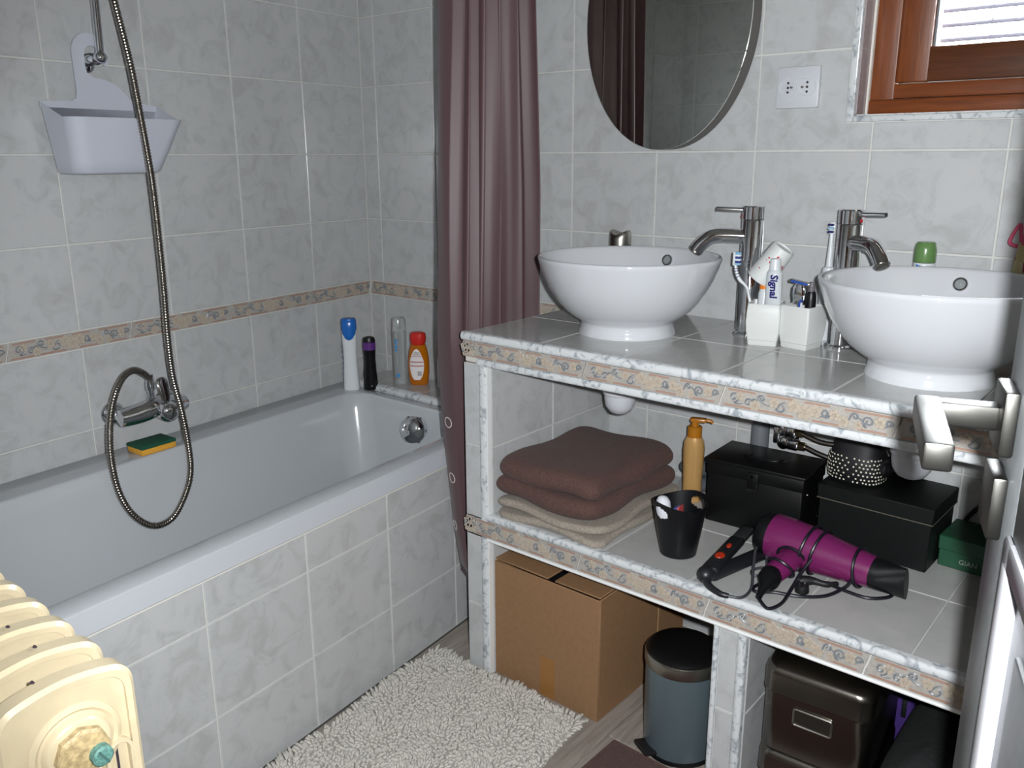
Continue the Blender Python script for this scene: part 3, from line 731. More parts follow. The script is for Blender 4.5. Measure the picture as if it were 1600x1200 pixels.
G().loft(bottle_loft([(.021,.016,0,.85),(.023,.018,.004,.85),(.0225,.018,.02,.85),(.0185,.0155,.07,.9),(.0175,.015,.09,.9),(.019,.016,.12,.95),(.0195,.0165,.128,1)])).build('body', mat('bottle_black', '#0E0E11', .2), t)
G().loft(bottle_loft([(.0197,.0167,.128,1),(.0197,.0167,.152,1)])).build('collar', mat('collar_purple', '#5A2D78', .3), t)
G().loft(bottle_loft([(.0192,.0162,.1525,1),(.019,.016,.160,1),(.016,.0135,.167,1),(.006,.005,.170,1)])).build('cap', BLACKP, t)
g = G(); g.loft([[(.0215*k_+.0, -.004, z_), (.0225*k_, .002, z_), (.0215*k_, .008, z_)] for k_, z_ in ((.98,.02),(.86,.06),(.83,.09))], False, False); g.build('printed_label', mat('print_grey', '#6F7276', .4), t)
ZL = .5365
q = LW(.226,.124,ZL)
t = thing('clear_bottle', 'tall clear frosted bottle against the tiled wall', 'bottle', q, math.radians(58))
FROST = mat('frosted_plastic', '#EEF2F2', .22, trans=.85)
G().loft(bottle_loft([(.0205,.015,0,.9),(.022,.016,.004,.9),(.0215,.016,.1,.9),(.0225,.017,.16,.9),(.022,.0165,.17,.95)])).build('body', FROST, t)
G().loft(bottle_loft([(.0215,.0162,.1705,.95),(.0225,.0165,.176,.95),(.0215,.016,.205,1),(.018,.013,.212,1),(.008,.006,.2145,1)])).build('cap', FROST, t)
g = G()
for z_, h_, w_ in ((.140,.006,.008),(.130,.007,.007),(.118,.008,.008),(.108,.006,.007)): g.box(-.018, -.018+w_, -.0178, -.0150, z_, z_+h_)
g.lathe([(.006,0),(.0055,.001)], 14, T(-.010,-.0152,.03) @ RX90)
g.build('printed_label', mat('print_blue', '#2F87C6', .4), t)
q = LW(.280,.098,ZL)
t = thing('orange_bottle', 'amber shampoo bottle with red cap and white label', 'bottle', q, math.radians(34))
AMB = mat('amber_gel', '#D0780C', .12, trans=.35, coat=.3)
G().loft(bottle_loft([(.026,.015,0,.75),(.029,.018,.004,.75),(.0325,.020,.035,.8),(.0335,.0205,.06,.8),(.032,.0195,.09,.85),(.0275,.018,.115,.9),(.024,.017,.128,.95)])).build('body', AMB, t)
G().loft(bottle_loft([(.020,.0165,.1285,.9),(.024,.0175,.134,.85),(.0255,.0185,.15,.85),(.024,.0175,.163,.85),(.018,.013,.1675,.9)])).build('cap', mat('cap_red', '#C2281E', .3), t)
lab = []
for i in range(28):
    a = 2*PI*i/28; zc_ = .066+.052*math.sin(a); wd = .0225*math.cos(a)*(1.0 if math.sin(a) < .2 else 1-.35*(math.sin(a)-.2)); lab.append((wd-.003, zc_))
def amb_y(x_, z_): return -.0208*math.sqrt(max(.02, 1-abs(x_/.0345)**2.6))-.0006
def wrap(polys, m, nm, par, off=0):
    g = G()
    for P_ in polys:
        g.add([(x_, amb_y(x_, z_)-off, z_) for x_, z_ in P_]+[(x_, amb_y(x_, z_)-off+.0008, z_) for x_, z_ in P_], [tuple(range(len(P_))), tuple(range(2*len(P_)-1, len(P_)-1, -1))]+[(i, (i+1) % len(P_), len(P_)+(i+1) % len(P_), len(P_)+i) for i in range(len(P_))])
    return g.build(nm, m, par, smooth=False)
# label as horizontal strips so that it follows the curved front
strips = []
for k in range(26):
    z0_ = .014+.104*k/26; z1_ = z0_+.104/26
    wz = lambda z_: .0225*math.sqrt(max(0, 1-((z_-.066)/.052)**2))*(1.0 if z_ < .08 else 1-.3*(z_-.08)/.04)
    a_, b_ = wz(z0_), wz(z1_)
    for i in range(6):
        f0, f1 = -1+2*i/6, -1+2*(i+1)/6
        strips.append([(f0*a_-.002, z0_), (f1*a_-.002, z0_), (f1*b_-.002, z1_), (f0*b_-.002, z1_)])
lb = wrap([s_ for s_ in strips if abs(s_[0][0]-s_[1][0]) > 1e-5], mat('label_white', '#E3DCDC', .4), 'label', t)
red = []
for z_ in (.092,.076,.0735,.064,.061):
    w_ = wz(z_)*.95
    for i in range(6):
        f0, f1 = -1+2*i/6, -1+2*(i+1)/6; red.append([(f0*w_-.002, z_), (f1*w_-.002, z_), (f1*w_-.002, z_+.0015), (f0*w_-.002, z_+.0015)])
wrap(red, mat('print_red', '#A8443A', .5), 'label_stripe', lb, .0006)
bars = [[(x_, .032+.003*j), (x_+.013, .032+.003*j), (x_+.013, .0335+.003*j), (x_, .0335+.003*j)] for j in range(5) for x_ in (.0,)]
wrap(bars, mat('print_dark', '#55505A', .5), 'barcode', lb, .0006)
for i, w_ in enumerate(('Ultra', 'DOUX')):
    text_mesh('label_text', w_, .0075, mat('print_black', '#2A2628', .5), lb, T(-.002, -.0224, .106-.0065*i) @ RX90)
q = LW(.378,.100,ZL)
t = thing('magenta_bottle', 'bottle with dark magenta cap half hidden behind the curtain edge', 'bottle', q, math.radians(-30))
G().loft(bottle_loft([(.020,.016,0,.9),(.022,.018,.004,.9),(.0215,.017,.09,.9),(.016,.014,.102,1)])).build('body', mat('bottle_pale', '#B9BCC0', .3), t)
G().loft(bottle_loft([(.018,.015,.103,1),(.019,.0155,.15,1),(.014,.012,.158,1)])).build('cap', mat('cap_magenta', '#7E1840', .3), t)

# ------------------------------------------------------------------ shower curtain
cu = thing('shower_curtain', 'mauve brown shower curtain gathered beside the counter', 'curtain', (0,0,0), LR)
KEY = [(.05,.270,.485,.026),(.18,.260,.496,.026),(.30,.240,.518,.026),(.55,.195,.538,.026),(.80,.162,.553,.027),(1.15,.163,.538,.027),(1.55,.186,.518,.028),(2.02,.20,.505,.028)]
def cparam(z_):
    for a, b_ in zip(KEY[:-1], KEY[1:]):
        if z_ <= b_[0]:
            k = max(0, (z_-a[0])/(b_[0]-a[0])); return [a[i]+(b_[i]-a[i])*k for i in (1,2,3)]
    return list(KEY[-1][1:])
def csurf(s, z_, push=0):
    a0, a1, am = cparam(z_)
    if s > .86:                                   # the leading hem turns to face the room
        t = (s-.86)/.14; off = .708+.054*t+.003*math.sin(z_*7+t*3); al = a1-.022*(1-math.sin(t*PI/2))
    else:
        q = s/.86
        ph = q*2*PI*4.8+.55*math.sin(z_*1.9+q*4)+1.1*math.sin(q*6.5+.4)
        sv = math.sin(ph); fold = math.copysign(abs(sv)**.8, sv)
        off = .738+am*1.15*fold+.004*math.sin(2.3*ph+z_*3)
        al = a0+(a1-.022-a0)*q+.010*math.sin(2*ph)*min(1, 12*q)*min(1, 12*(1-q))
        k = max(0, (q-.9)/.1); off = off*(1-k)+.708*k
    if z_ < .55: off += (.55-z_)*.03
    return Vector((off+push, -al, z_))
NS, NZ = 230, 46; Z0, Z1 = .175, 2.02
g = G(); vs = [tuple(csurf(i/NS, Z0+(Z1-Z0)*j/NZ)) for j in range(NZ+1) for i in range(NS+1)]
g.add(vs, [(j*(NS+1)+i, j*(NS+1)+i+1, (j+1)*(NS+1)+i+1, (j+1)*(NS+1)+i) for j in range(NZ) for i in range(NS)])
co = g.build('fabric', CURT, cu, ang=179); md = co.modifiers.new('thickness', 'SOLIDIFY'); md.thickness = .0014; md.offset = 0
g = G(); g.tube([csurf(i/NS, Z0+.002) for i in range(NS+1)], .0026, 6); g.build('bottom_hem', CURT, cu)
for zc_, sc_ in ((.603,.938),(.455,.932),(.318,.890)):
    g = G(); n = 40; vv = []
    for i in range(n):
        a = 2*PI*i/n
        for rr0 in (.0112, .0140):
            vv.append(tuple(csurf(sc_+rr0*math.cos(a)*.14/.058, zc_+rr0*math.sin(a))+Vector((.0, -.0016, 0))))
    g.add(vv, [(2*i, 2*i+1, (2*i+3) % (2*n), (2*i+2) % (2*n)) for i in range(n)])
    rg_ = g.build('printed_ring', PRINT, cu); md = rg_.modifiers.new('t', 'SOLIDIFY'); md.thickness = .0006
rod = thing('curtain_rod', 'white curtain rod above the bathtub', 'rod', (0,0,0), LR)
G().tube([(.738,-.085,2.05),(.738,-1.74,2.05)], .011, 14).build('bar', WPLAST, rod)
for al in (.0845, 1.735): G().lathe([(.024,0),(.022,.008),(.014,.01)], 20, T(.738, -al, 2.05) @ RX(PI/2 if al < 1 else -PI/2)).build('end_cup', WPLAST, rod)
for i in range(12):
    p = csurf((i+.5)/12, 2.015); G().tube([(.738+.017*math.cos(a), p.y, 2.045+.019*math.sin(a)) for a in [2*PI*k/20 for k in range(20)]], .0017, 6, True).build('ring', WPLAST, rod)

# daylight entering through the window opening is sampled through this portal (it emits nothing itself)
po = bpy.data.lights.new('window_portal', 'AREA'); po.shape = 'RECTANGLE'; po.size = sx1-sx0; po.size_y = sz1-sz0; po.cycles.is_portal = True
poo = bpy.data.objects.new('window_portal', po); COL.objects.link(poo); poo.location = ((sx0+sx1)/2, .26, (sz0+sz1)/2); poo.rotation_euler = (-PI/2, 0, 0)

# ================================================================== THINGS ON THE COUNTER
# toothbrush tumblers: square, barrel-sided
CUPM = mat('tumbler_white', '#CDCFCD', .45, bump=.15, bscale=40)
def tumbler(loc, rz, label):
    t = thing('toothbrush_tumbler', label, 'tumbler', loc, rz, 'square white tumblers between the basins')
    def ring(h_, z_, r=.004): return [(x_, y_, z_) for x_, y_ in rrect(-h_, h_, -h_, h_, r, 3)]
    out_ = [ring(.0285,0), ring(.0295,.002), ring(.0300,.010), ring(.0330,.028), ring(.0345,.048), ring(.0340,.068), ring(.0325,.0855), ring(.0318,.0865)]
    inn_ = [ring(.0300,.0865), ring(.0295,.085), ring(.0310,.06), ring(.0295,.03), ring(.026,.012), ring(.024,.010)]
    G().loft(out_+inn_).build('cup', CUPM, t, ang=35)
    G().loft([ring(.0301,.0104), ring(.0309,.0108), ring(.0315,.0118), ring(.0308,.0124)], False, False).build('base_groove', CUPM, t, ang=60)
    return t
C1 = Vector((1.470, -.200, VZ)); C2 = Vector((1.5435, -.187, VZ))
tumbler(C1, math.radians(14), 'white square tumbler holding the toothbrush and toothpaste')
tumbler(C2, math.radians(-11), 'white square tumbler holding the razor, next to the right basin')
# toothbrush leaning left
tb = thing('toothbrush', 'white and navy toothbrush leaning out of the tumbler', 'toothbrush', (1.452, -.205, VZ+.012))
NAVY = mat('navy_grip', '#20245E', .35)
bw = mat('brush_white', '#CACED2', .3)
pp = spline([(0.006,.0,0),(-.008,-.002,.05),(-.018,-.002,.082),(-.024,-.004,.103),(-.040,-.006,.118),(-.0475,-.008,.135),(-.050,-.008,.15),(-.0515,-.008,.168)], 6)
G().tube(pp, [.0034+.0006*math.sin(i*.3) for i in range(len(pp))], 10).build('handle', bw, tb)
for k in (26, 28, 30, 32):
    p = pp[k]; q_ = pp[k+1]; G().lathe([(.0042,-.0008),(.0042,.0008)], 10, zto(p, q_)).build('grip_band', NAVY, tb)
hd = G().rbox(-.0555,-.0500,-.0125,-.0035,.146,.175,.002,2).build('head', bw, tb)
for i, c in enumerate(('#8FB7D2','#2A3A7A','#D8DEE6','#2A3A7A','#D8DEE6','#7FB0D0')):
    G().rbox(-.0500,-.0395,-.0125,-.0035,.1475+i*.0045,.1475+i*.0045+.0042,.0008,1).build('bristle_row', mat('bristle_'+c[1:], c, .7), hd)
# toothpaste tube, standing cap up, printed vertically
tp = thing('toothpaste_tube', 'white toothpaste tube with vertical navy lettering', 'toothpaste', (1.483, -.200, VZ+.024))
TPW = mat('tube_white', '#C6CCCF', .3)
G().loft(bottle_loft([(.0175,.003,0,.8),(.0180,.008,.04,.9),(.0172,.013,.09,1),(.0165,.0150,.118,1),(.0165,.015,.124,1),(.012,.011,.131,1),(.0105,.010,.132,1)], 24)).build('tube', TPW, tp)
G().lathe([(.0125,.131),(.0120,.134),(.0105,.152),(.0085,.1535),(.001,.154)], 24).build('cap', bw, tp)
Mt = T(.007, -.0146, .100) @ RZ(math.radians(22)) @ RX90 @ Matrix.Rotation(-PI/2, 4, 'Z') @ Matrix.Diagonal((1,1,1,1))
text_mesh('lettering', 'Signal', .0215, mat('print_navy', '#26246B', .4), tp, T(.006, -.0162, .098) @ RX(math.radians(3)) @ RX90 @ Matrix.Rotation(-PI/2, 4, 'Z'), .0006, .0006)
G().loft([[(-.012,-.0085,z_),(-.009+.004*k,-.0120-.0006*k,z_+.002*k)] for k, z_ in ((0,.040),(1,.052),(0,.060))], False, False).build('teal_swoosh', mat('print_teal', '#54B7BE', .4), tp)
# small tube with orange cap
t = thing('orange_cap_tube', 'small white tube with orange cap behind the toothpaste', 'tube', (1.459, -.187, VZ+.012))
G().lathe([(.014,0),(.0145,.004),(.0135,.09),(.010,.1)], 20).build('tube', bw, t)
G().lathe([(.0115,.1),(.0115,.118)], 20).build('collar', mat('orange_collar', '#E07A1C', .35), t)
G().lathe([(.0120,.1182),(.0115,.126),(.009,.128)], 20).build('cap', mat('orange_cap', '#C8431E', .35), t)
# small white cup resting upside down across the brushes
a_, b_ = Vector((1.444, -.180, VZ+.132)), Vector((1.489, -.172, VZ+.200))
Mc = zto(a_, b_)
t = thing('paper_cup', 'small white cup with red and blue print tilted over the toothbrushes', 'cup', a_)
Mc = T(*(-a_)) @ Mc
pw = mat('cup_paper', '#CACCCB', .5)
G().lathe([(.0275,-.004),(.0285,-.003),(.0285,0),(.0245,.076),(.0235,.0785),(.022,.0785),(.0215,.0755),(.001,.0755)], 32, Mc, False, False).build('cup', pw, t)
G().lathe([(.0268,-.002),(.023,.074),(.001,.0742)], 32, Mc, False, False).build('inside', pw, t)
rnd = random.Random(3)
g = G(); g2 = G()
for i in range(34):
    an = rnd.uniform(2.6, 6.0); hz = rnd.uniform(.012, .062); r_ = .0286-(hz/.076)*.004
    p = Vector((r_*math.cos(an), r_*math.sin(an), hz)); d_ = Vector((math.cos(an), math.sin(an), 0))
    (g if i % 2 else g2).lathe([(rnd.uniform(.0012,.0028),0),(.001,.0004)], 6, Mc @ zto(p, p+d_))
o_ = g.build('red_print', mat('print_rose', '#B5343A', .5), t); o_['kind'] = 'stuff'; o_ = g2.build('blue_print', mat('print_sky', '#A8D3DC', .5), t); o_['kind'] = 'stuff'
# razor and trimmer in the second tumbler
t = thing('razor', 'blue and silver razor in the right tumbler', 'razor', (1.533, -.188, VZ+.012))
G().tube(spline([(-.004,0,0),(0,0,.06),(.002,.004,.095),(-.002,.004,.115)], 5), [.004]*16, 10).build('handle', SATIN, t)
G().loft(bottle_loft([(.013,.004,.075,.9),(.016,.006,.095,.9),(.0155,.007,.108,.9),(.010,.005,.116,.9)], 20)).build('neck', CHROME, t)
BLU = mat('razor_blue', '#2B4C9C', .3)
M_ = T(.002, -.002, .1195) @ RY(math.radians(9))
G().rbox(-.023,.020,-.007,.007,-.0035,.0035,.002,2,M_).build('head', SATIN, t)
G().rbox(-.0185,.0165,-.0085,-.0062,-.0022,.0028,.001,1,M_).build('blade_strip', BLU, t)
t = thing('blue_toothbrush', 'small blue brush handle sticking up beside the razor', 'toothbrush', (1.540, -.206, VZ+.012))
G().tube(spline([(0,0,0),(.001,0,.05),(.003,-.001,.078),(.006,-.002,.087)], 5), [.0052]*16, 10, flat=.7).build('handle', BLU, t)
G().tube([(.0075,-.0065,.07),(.0085,-.0068,.083)], .0022, 8).build('grip_inlay', bw, t)
t = thing('trimmer', 'slim black trimmer with clear tip in the right tumbler', 'trimmer', (1.558, -.190, VZ+.012))
G().lathe([(.0085,0),(.010,.03),(.0105,.085),(.0095,.098),(.0075,.104)], 20).build('body', BLACKP, t)
G().lathe([(.0065,.104),(.006,.112),(.0068,.113),(.0062,.121),(.004,.123)], 16).build('tip', mat('clear_smoke', '#8C858C', .2, trans=.5), t)
# electric toothbrush behind
t = thing('electric_toothbrush', 'white electric toothbrush standing behind the right tap', 'toothbrush', (1.550, -.082, VZ))
G().lathe([(.018,0),(.0185,.004),(.0165,.02),(.0155,.1),(.0145,.14),(.012,.152),(.008,.155)], 24).build('handle', bw, t)
G().loft(bottle_loft([(.006,.006,0,1),(.006,.003,.02,1)], 14), True, True, T(.0,-.0148,.112)).build('button', mat('button_blue', '#86A6C8', .4), t)
G().lathe([(.0075,.153),(.0070,.165),(.0055,.19),(.0045,.215),(.004,.225)], 16).build('brush_stem', bw, t)
h_ = G().rbox(-.0065,.0065,-.004,.003,.221,.247,.003,2).build('brush_head', bw, t)
for i in range(3): G().rbox(-.0055,.0055,-.0125,-.004,.2245+i*.0072,.2245+i*.0072+.0042,.0008,1).build('bristle_row', NAVY if i != 1 else mat('bristle_sky','#8FB7D2',.7), h_)
# brushed metal canister behind left basin
t = thing('metal_canister', 'small brushed metal canister with dipped top behind the left basin', 'canister', (1.012, -.050, VZ))
n = 40; g = G()
R1 = [(.0265,0),(.0275,.004),(.0275,.165)]
rings = [[(r_*math.cos(2*PI*i/n), r_*math.sin(2*PI*i/n), z_) for i in range(n)] for r_, z_ in R1]
def dip(i, k): a = 2*PI*i/n; return .012*abs(math.cos(a))**1.5*k
for r_, z_, k in ((.0275,.180,.6),(.0262,.187,1),(.0235,.190,1),(.018,.188,.9),(.008,.182,.3),(.001,.181,0)):
    rings.append([(r_*math.cos(2*PI*i/n), r_*math.sin(2*PI*i/n), z_+dip(i, k)) for i in range(n)])
g.loft(rings); g.build('body', SATIN, t)
G().lathe([(.0279,.10),(.0279,.104)], 32, None, False, False).build('seam_ring', CHROME, t)
# deodorant
t = thing('deodorant_roller', 'roll-on deodorant with green cap behind the right basin', 'deodorant', (1.729, -.060, VZ))
G().lathe([(.019,0),(.0205,.003),(.0205,.172),(.0195,.174)], 28).build('body', bw, t)
G().lathe([(.0203,.175),(.0208,.177),(.0205,.200),(.0185,.211),(.015,.2145),(.001,.215)], 28).build('cap', mat('cap_green', '#5C7E4A', .25, coat=.3), t)
g = G(); nn = 10
g.loft([[(.0207*math.cos(a), .0207*math.sin(a), .153+.016*k+.003*math.sin(a*2)) for a in [-2.1+1.2*i/nn for i in range(nn+1)]] for k in (0, 1)], False, False); g.build('printed_label', mat('print_blue2', '#3F6FC0', .4), t)
# floral pouch at the right end
t = thing('floral_pouch', 'floral fabric pouch with a pink bow at the right end of the counter', 'pouch', (1.930, -.046, VZ))
FLM = bpy.data.materials.new('floral_fabric'); FLM.use_nodes = True; nt = FLM.node_tree; b = nt.nodes['Principled BSDF']; geo = nt.nodes.new('ShaderNodeNewGeometry')
vo = nt.nodes.new('ShaderNodeTexVoronoi'); vo.inputs['Scale'].default_value = 32; nt.links.new(geo.outputs['Position'], vo.inputs['Vector'])
r = nt.nodes.new('ShaderNodeValToRGB'); r.color_ramp.interpolation = 'CONSTANT'; nt.links.new(vo.outputs['Color'], r.inputs[0]); e = r.color_ramp.elements
e[0].color = lin('#B4A778'); e[1].position = .42; e[1].color = lin('#C2B58A')
for p_, c_ in ((.55, '#2F5A34'), (.68, '#8E2A3C'), (.82, '#B4A778')): x_ = e.new(p_); x_.color = lin(c_)
nt.links.new(r.outputs[0], b.inputs['Base Color']); b.inputs['Roughness'].default_value = .8
def rr3(hx, hy, z_): return [(x_, y_, z_) for x_, y_ in rrect(-hx, hx, -hy, hy, .012, 4)]
G().loft([rr3(.052,.026,0), rr3(.055,.030,.01), rr3(.053,.030,.09), rr3(.047,.024,.18), rr3(.043,.014,.225), rr3(.040,.008,.232)]).build('bag', FLM, t)
PK = mat('pink_ribbon', '#C24A6A', .6)
G().tube(spline([(-.043,-.016,.215),(-.056,-.02,.222),(-.050,-.02,.243),(-.043,-.018,.255),(-.040,-.018,.24),(-.038,-.018,.225)], 5), .0035, 8).build('bow_loop', PK, t)
G().tube(spline([(-.038,-.016,.225),(-.025,-.02,.245),(-.018,-.02,.235),(-.036,-.018,.220)], 5), .0035, 8).build('bow_loop', PK, t)

# ================================================================== UNDER THE COUNTER
def trap(loc, label):
    t = thing('basin_trap', label, 'trap', loc, 0, 'white drain traps under the counter')
    G().lathe([(.016,.126),(.016,.062),(.019,.061)][::-1], 20).build('tail_pipe', WPLAST, t)
    G().lathe([(.001,0),(.012,.0015),(.024,.007),(.033,.020),(.036,.036),(.0365,.058)], 32, None, False, False).build('bottle', WPLAST, t)
    G().lathe([(.0375,.048),(.0395,.050),(.0395,.066),(.036,.070),(.018,.072)], 32, None, True, True).build('collar_nut', WPLAST, t)
    G().tube([(.0,.03,.045),(.0,.12,.045),(.0,-loc[1]-.004,.045)], .0155, 16).build('outlet_pipe', WPLAST, t)
trap((1.168, -.275, .655), 'white plastic drain trap under the left basin')
trap((1.806, -.285, .655), 'white plastic drain trap under the right basin')
t = thing('waste_pipe', 'grey vertical waste pipe behind the black tin', 'pipe', (1.405, -.030, .425))
G().lathe([(.021,0),(.021,.355)], 24).build('pipe', mat('pipe_grey', '#6C7075', .45), t)
t = thing('stop_valves', 'pair of chrome stop valves with braided hoses on the wall', 'valve', (1.462, -.001, .603))
BRAID = mat('braided_steel', '#97938E', .28, 1)
for i, (dz, dx) in enumerate(((.016, .0), (-.014, .008))):
    v_ = G().lathe([(.022,0),(.020,.006),(.010,.008),(.010,.034),(.014,.035),(.014,.05),(.010,.052)], 20, T(dx, 0, dz) @ RX90).build('valve_body', CHROME, t)
    G().rbox(.010+dx,.036+dx,-.056,-.034,dz-.011,dz+.011,.004,2).build('valve_elbow', CHROME, t)
    G().lathe([(.0105,0),(.0105,.016)], 6, T(.034+dx, -.045, dz) @ RY(PI/2)).build('hex_nut', mat('brass_nut', '#A79A7C', .25, 1), t)
    hs = spline([(.05+dx,-.045,dz),(.09+dx,-.047,dz-.010),(.13+dx,-.045,dz-.008-.004*i),(.165,-.038,.026-.01*i),(.185-.015*i,-.030,.06),(.188-.015*i,-.028,.15)], 6)
    G().tube(hs, .0058, 10).build('braided_hose', BRAID, t)
    G().tube(hs[14:18], .0064, 10).build('hose_marker', mat('marker_%d' % i, ('#8C2430', '#5A8EC0')[i], .4), t)
G().rbox(-.012,.002,-.062,-.050,-.014,.026,.004,2).build('lever_handle', CHROME, t)
# towels
def towel(name, label, x0, x1, y0, y1, z0, th, m, fold=2, seed=1, sag=.0, rz=0.0, cat='towel'):
    rnd_ = random.Random(seed); t = thing(name, label, cat, ((x0+x1)/2, (y0+y1)/2, z0), rz)
    hx, hy = (x1-x0)/2, (y1-y0)/2; lay = th/fold
    for k in range(fold):
        nx, ny = 26, 26; V_ = []
        ph = rnd_.uniform(0, 6); jx = rnd_.uniform(-.004, .004); jy = rnd_.uniform(-.004, .004)
        rings = []
        segs = 10
        P0_ = rrect(-hx, hx, -hy, hy, .03, 6); CNT = [max(1, int((Vector(P0_[(i+1) % len(P0_)])-Vector(P0_[i])).length/.02)) for i in range(len(P0_))]
        for s_ in range(segs+1):
            a = -PI/2+PI*s_/segs; ins = (1-math.cos(a))*lay*.5; zz_ = lay*k+lay*.5+lay*.5*math.sin(a)*1.02
            P_ = rrect(-hx+ins, hx-ins, -hy+ins, hy-ins, .03, 6)
            # densify
            Q = []
            for i in range(len(P_)):
                A_, B_ = Vector((*P_[i], 0)), Vector((*P_[(i+1) % len(P_)], 0)); m_ = CNT[i]
                for j in range(m_): Q.append(A_.lerp(B_, j/m_))
            rings.append([(q_.x+jx+.004*math.sin(q_.y*31+ph+k), q_.y+jy+.005*math.sin(q_.x*27+ph), zz_+.0035*math.sin(q_.x*23+ph)+.003*math.sin(q_.y*29+ph*2)-sag*max(0, (abs(q_.x)/hx)**3)*(k+1)*.5) for q_ in Q])
        g = G(); top_ = rings[-1]
        # domed top and bottom as concentric rings
        for dirn, base in ((1, rings[-1]), (0, rings[0])):
            pass
        cen = []; ZM = sum(p_[2] for p_ in top_)/len(top_)
        for f_ in (.8, .55, .3, .08):
            cen.append([(x_*f_, y_*f_, z_*f_*f_+ZM*(1-f_*f_)+(1-f_*f_)*.003+.0014*math.sin(x_*f_*34+y_*f_*20+ph)*(1-f_*.5)) for x_, y_, z_ in top_])
        bot = [[(x_*f_, y_*f_, z_) for x_, y_, z_ in rings[0]] for f_ in (.08, .5, .9)]
        g.loft(bot+rings+cen); g.build('fold', m, t, ang=179)
    return t
towel('beige_towel', 'folded beige towel under the brown one on the shelf', .972, 1.268, -.494, -.14, .4255, .040, BEIGET, 2, 3)
towel('brown_towel', 'thick folded brown towel on the towel pile', .968, 1.252, -.500, -.15, .4735, .094, BROWNT, 2, 5, .008, math.radians(-2))
towel('grey_cloth', 'small folded dark grey cloth behind the brown towel', 1.215, 1.30, -.075, -.012, .4255, .075, GREYT, 2, 9)
# lotion pump bottle
t = thing('lotion_bottle', 'tall golden lotion bottle with amber pump on the shelf', 'bottle', (1.286, -.130, .4255), math.radians(20))
GOLD = mat('lotion_gold', '#C69C62', .28, metal=.25, coat=.3)
G().loft(bottle_loft([(.022,.016,0,.85),(.0235,.0175,.004,.85),(.0225,.017,.05,.9),(.0245,.019,.10,.9),(.0255,.020,.13,.9),(.0235,.019,.15,.95),(.0175,.0165,.162,1)])).build('body', GOLD, t)
AMBC = mat('pump_amber', '#B0701A', .3, trans=.1)
p_ = G().lathe([(.0172,.162),(.0172,.186),(.015,.188)], 24).build('collar', AMBC, t)
G().lathe([(.009,.188),(.009,.200)], 16).build('stem', AMBC, t)
G().rbox(-.011,.026,-.010,.010,.199,.208,.003,2).build('pump_head', AMBC, t)
G().tube([(.02,0,.204),(.036,0,.203),(.041,0,.199)], [.0045,.0042,.0035], 10).build('nozzle', AMBC, t)
# black mini bucket
t = thing('black_bucket', 'small black plastic bucket with cut-out handle on the shelf', 'bucket', (1.402, -.402, .4255))
n = 128; g = G()
prof = [(.0365,0),(.038,.003),(.0455,.05),(.0555,.112)]
def bz(a): return .012*math.cos(a)**2      # rim dips between the two handle sides
AX = math.radians(250)
ro = [[(r_*math.cos(2*PI*i/n), r_*math.sin(2*PI*i/n), z_+(bz(2*PI*i/n-AX) if z_ > .1 else 0)) for i in range(n)] for r_, z_ in prof]
ri = [[((r_-.0022)*math.cos(2*PI*i/n), (r_-.0022)*math.sin(2*PI*i/n), max(.003, z_)+(bz(2*PI*i/n-AX) if z_ > .1 else 0)) for i in range(n)] for r_, z_ in prof[::-1]]
# cut-out handle holes: drop quads of the upper band near the two handle sides
def tall(R_, zs_):
    pass
rows = 48; V_ = []; F_ = []
def rad(z_): return .038+(.0555-.038)*((z_-.003)/.109)
def wall(inner_):
    base = len(V_)
    for j in range(rows+1):
        for i in range(n):
            a = 2*PI*i/n; zt_ = .112+bz(a-AX); z_ = .003+(zt_-.003)*j/rows; r_ = rad(z_)-(.0022 if inner_ else 0); V_.append((r_*math.cos(a), r_*math.sin(a), z_))
    return base
def hole_(i, j):
    a = 2*PI*(i+.5)/n-AX; z_ = j+.5
    for c_ in (0, PI):
        d_ = (a-c_+PI) % (2*PI)-PI
        if (d_/.42)**2+((z_-39.5)/5.2)**2 < 1: return True
    return False
b0 = wall(False); b1 = wall(True)
for j in range(rows):
    for i in range(n):
        k = (i+1) % n
        if hole_(i, j):
            continue
        F_.append((b0+j*n+i, b0+j*n+k, b0+(j+1)*n+k, b0+(j+1)*n+i)); F_.append((b1+j*n+i, b1+(j+1)*n+i, b1+(j+1)*n+k, b1+j*n+k))
        for di, dj, e_ in ((-1,0,(0,2)),(1,0,(1,3)),(0,-1,(0,1)),(0,1,(2,3))):
            ii, jj = (i+di) % n, j+dj
            if 0 <= jj < rows and hole_(ii, jj):
                c_ = [j*n+i, j*n+k, (j+1)*n+i, (j+1)*n+k]; p_, q_ = c_[e_[0]], c_[e_[1]]; F_.append((b0+p_, b0+q_, b1+q_, b1+p_))
for i in range(n):
    k = (i+1) % n; F_.append((b0+rows*n+i, b0+rows*n+k, b1+rows*n+k, b1+rows*n+i))
F_.append(tuple(b0+i for i in range(n-1,-1,-1))); F_.append(tuple(b1+i for i in range(n)))
g.add(V_, F_); g.build('pail', BLACKP, t, ang=45)
t = thing('rolled_tissue', 'white rolled tissue and small packets inside the black bucket', 'tissue', (1.390, -.402, .4295))
G().tube(spline([(-.010,-.008,.0),(-.014,-.010,.06),(-.020,-.014,.10),(-.016,-.01,.118)], 4), [.013,.014,.014,.015,.0155,.016,.016,.016,.016,.015,.014,.010,.004], 12).build('roll', mat('tissue_white', '#D8D9E0', .8), t)
G().rbox(.002,.010,-.018,.012,.005,.098,.002,1).build('packet', mat('packet_blue', '#5567A8', .4), t)
G().rbox(.011,.015,-.012,.010,.005,.102,.001,1).build('packet', mat('packet_red', '#B04848', .4), t)
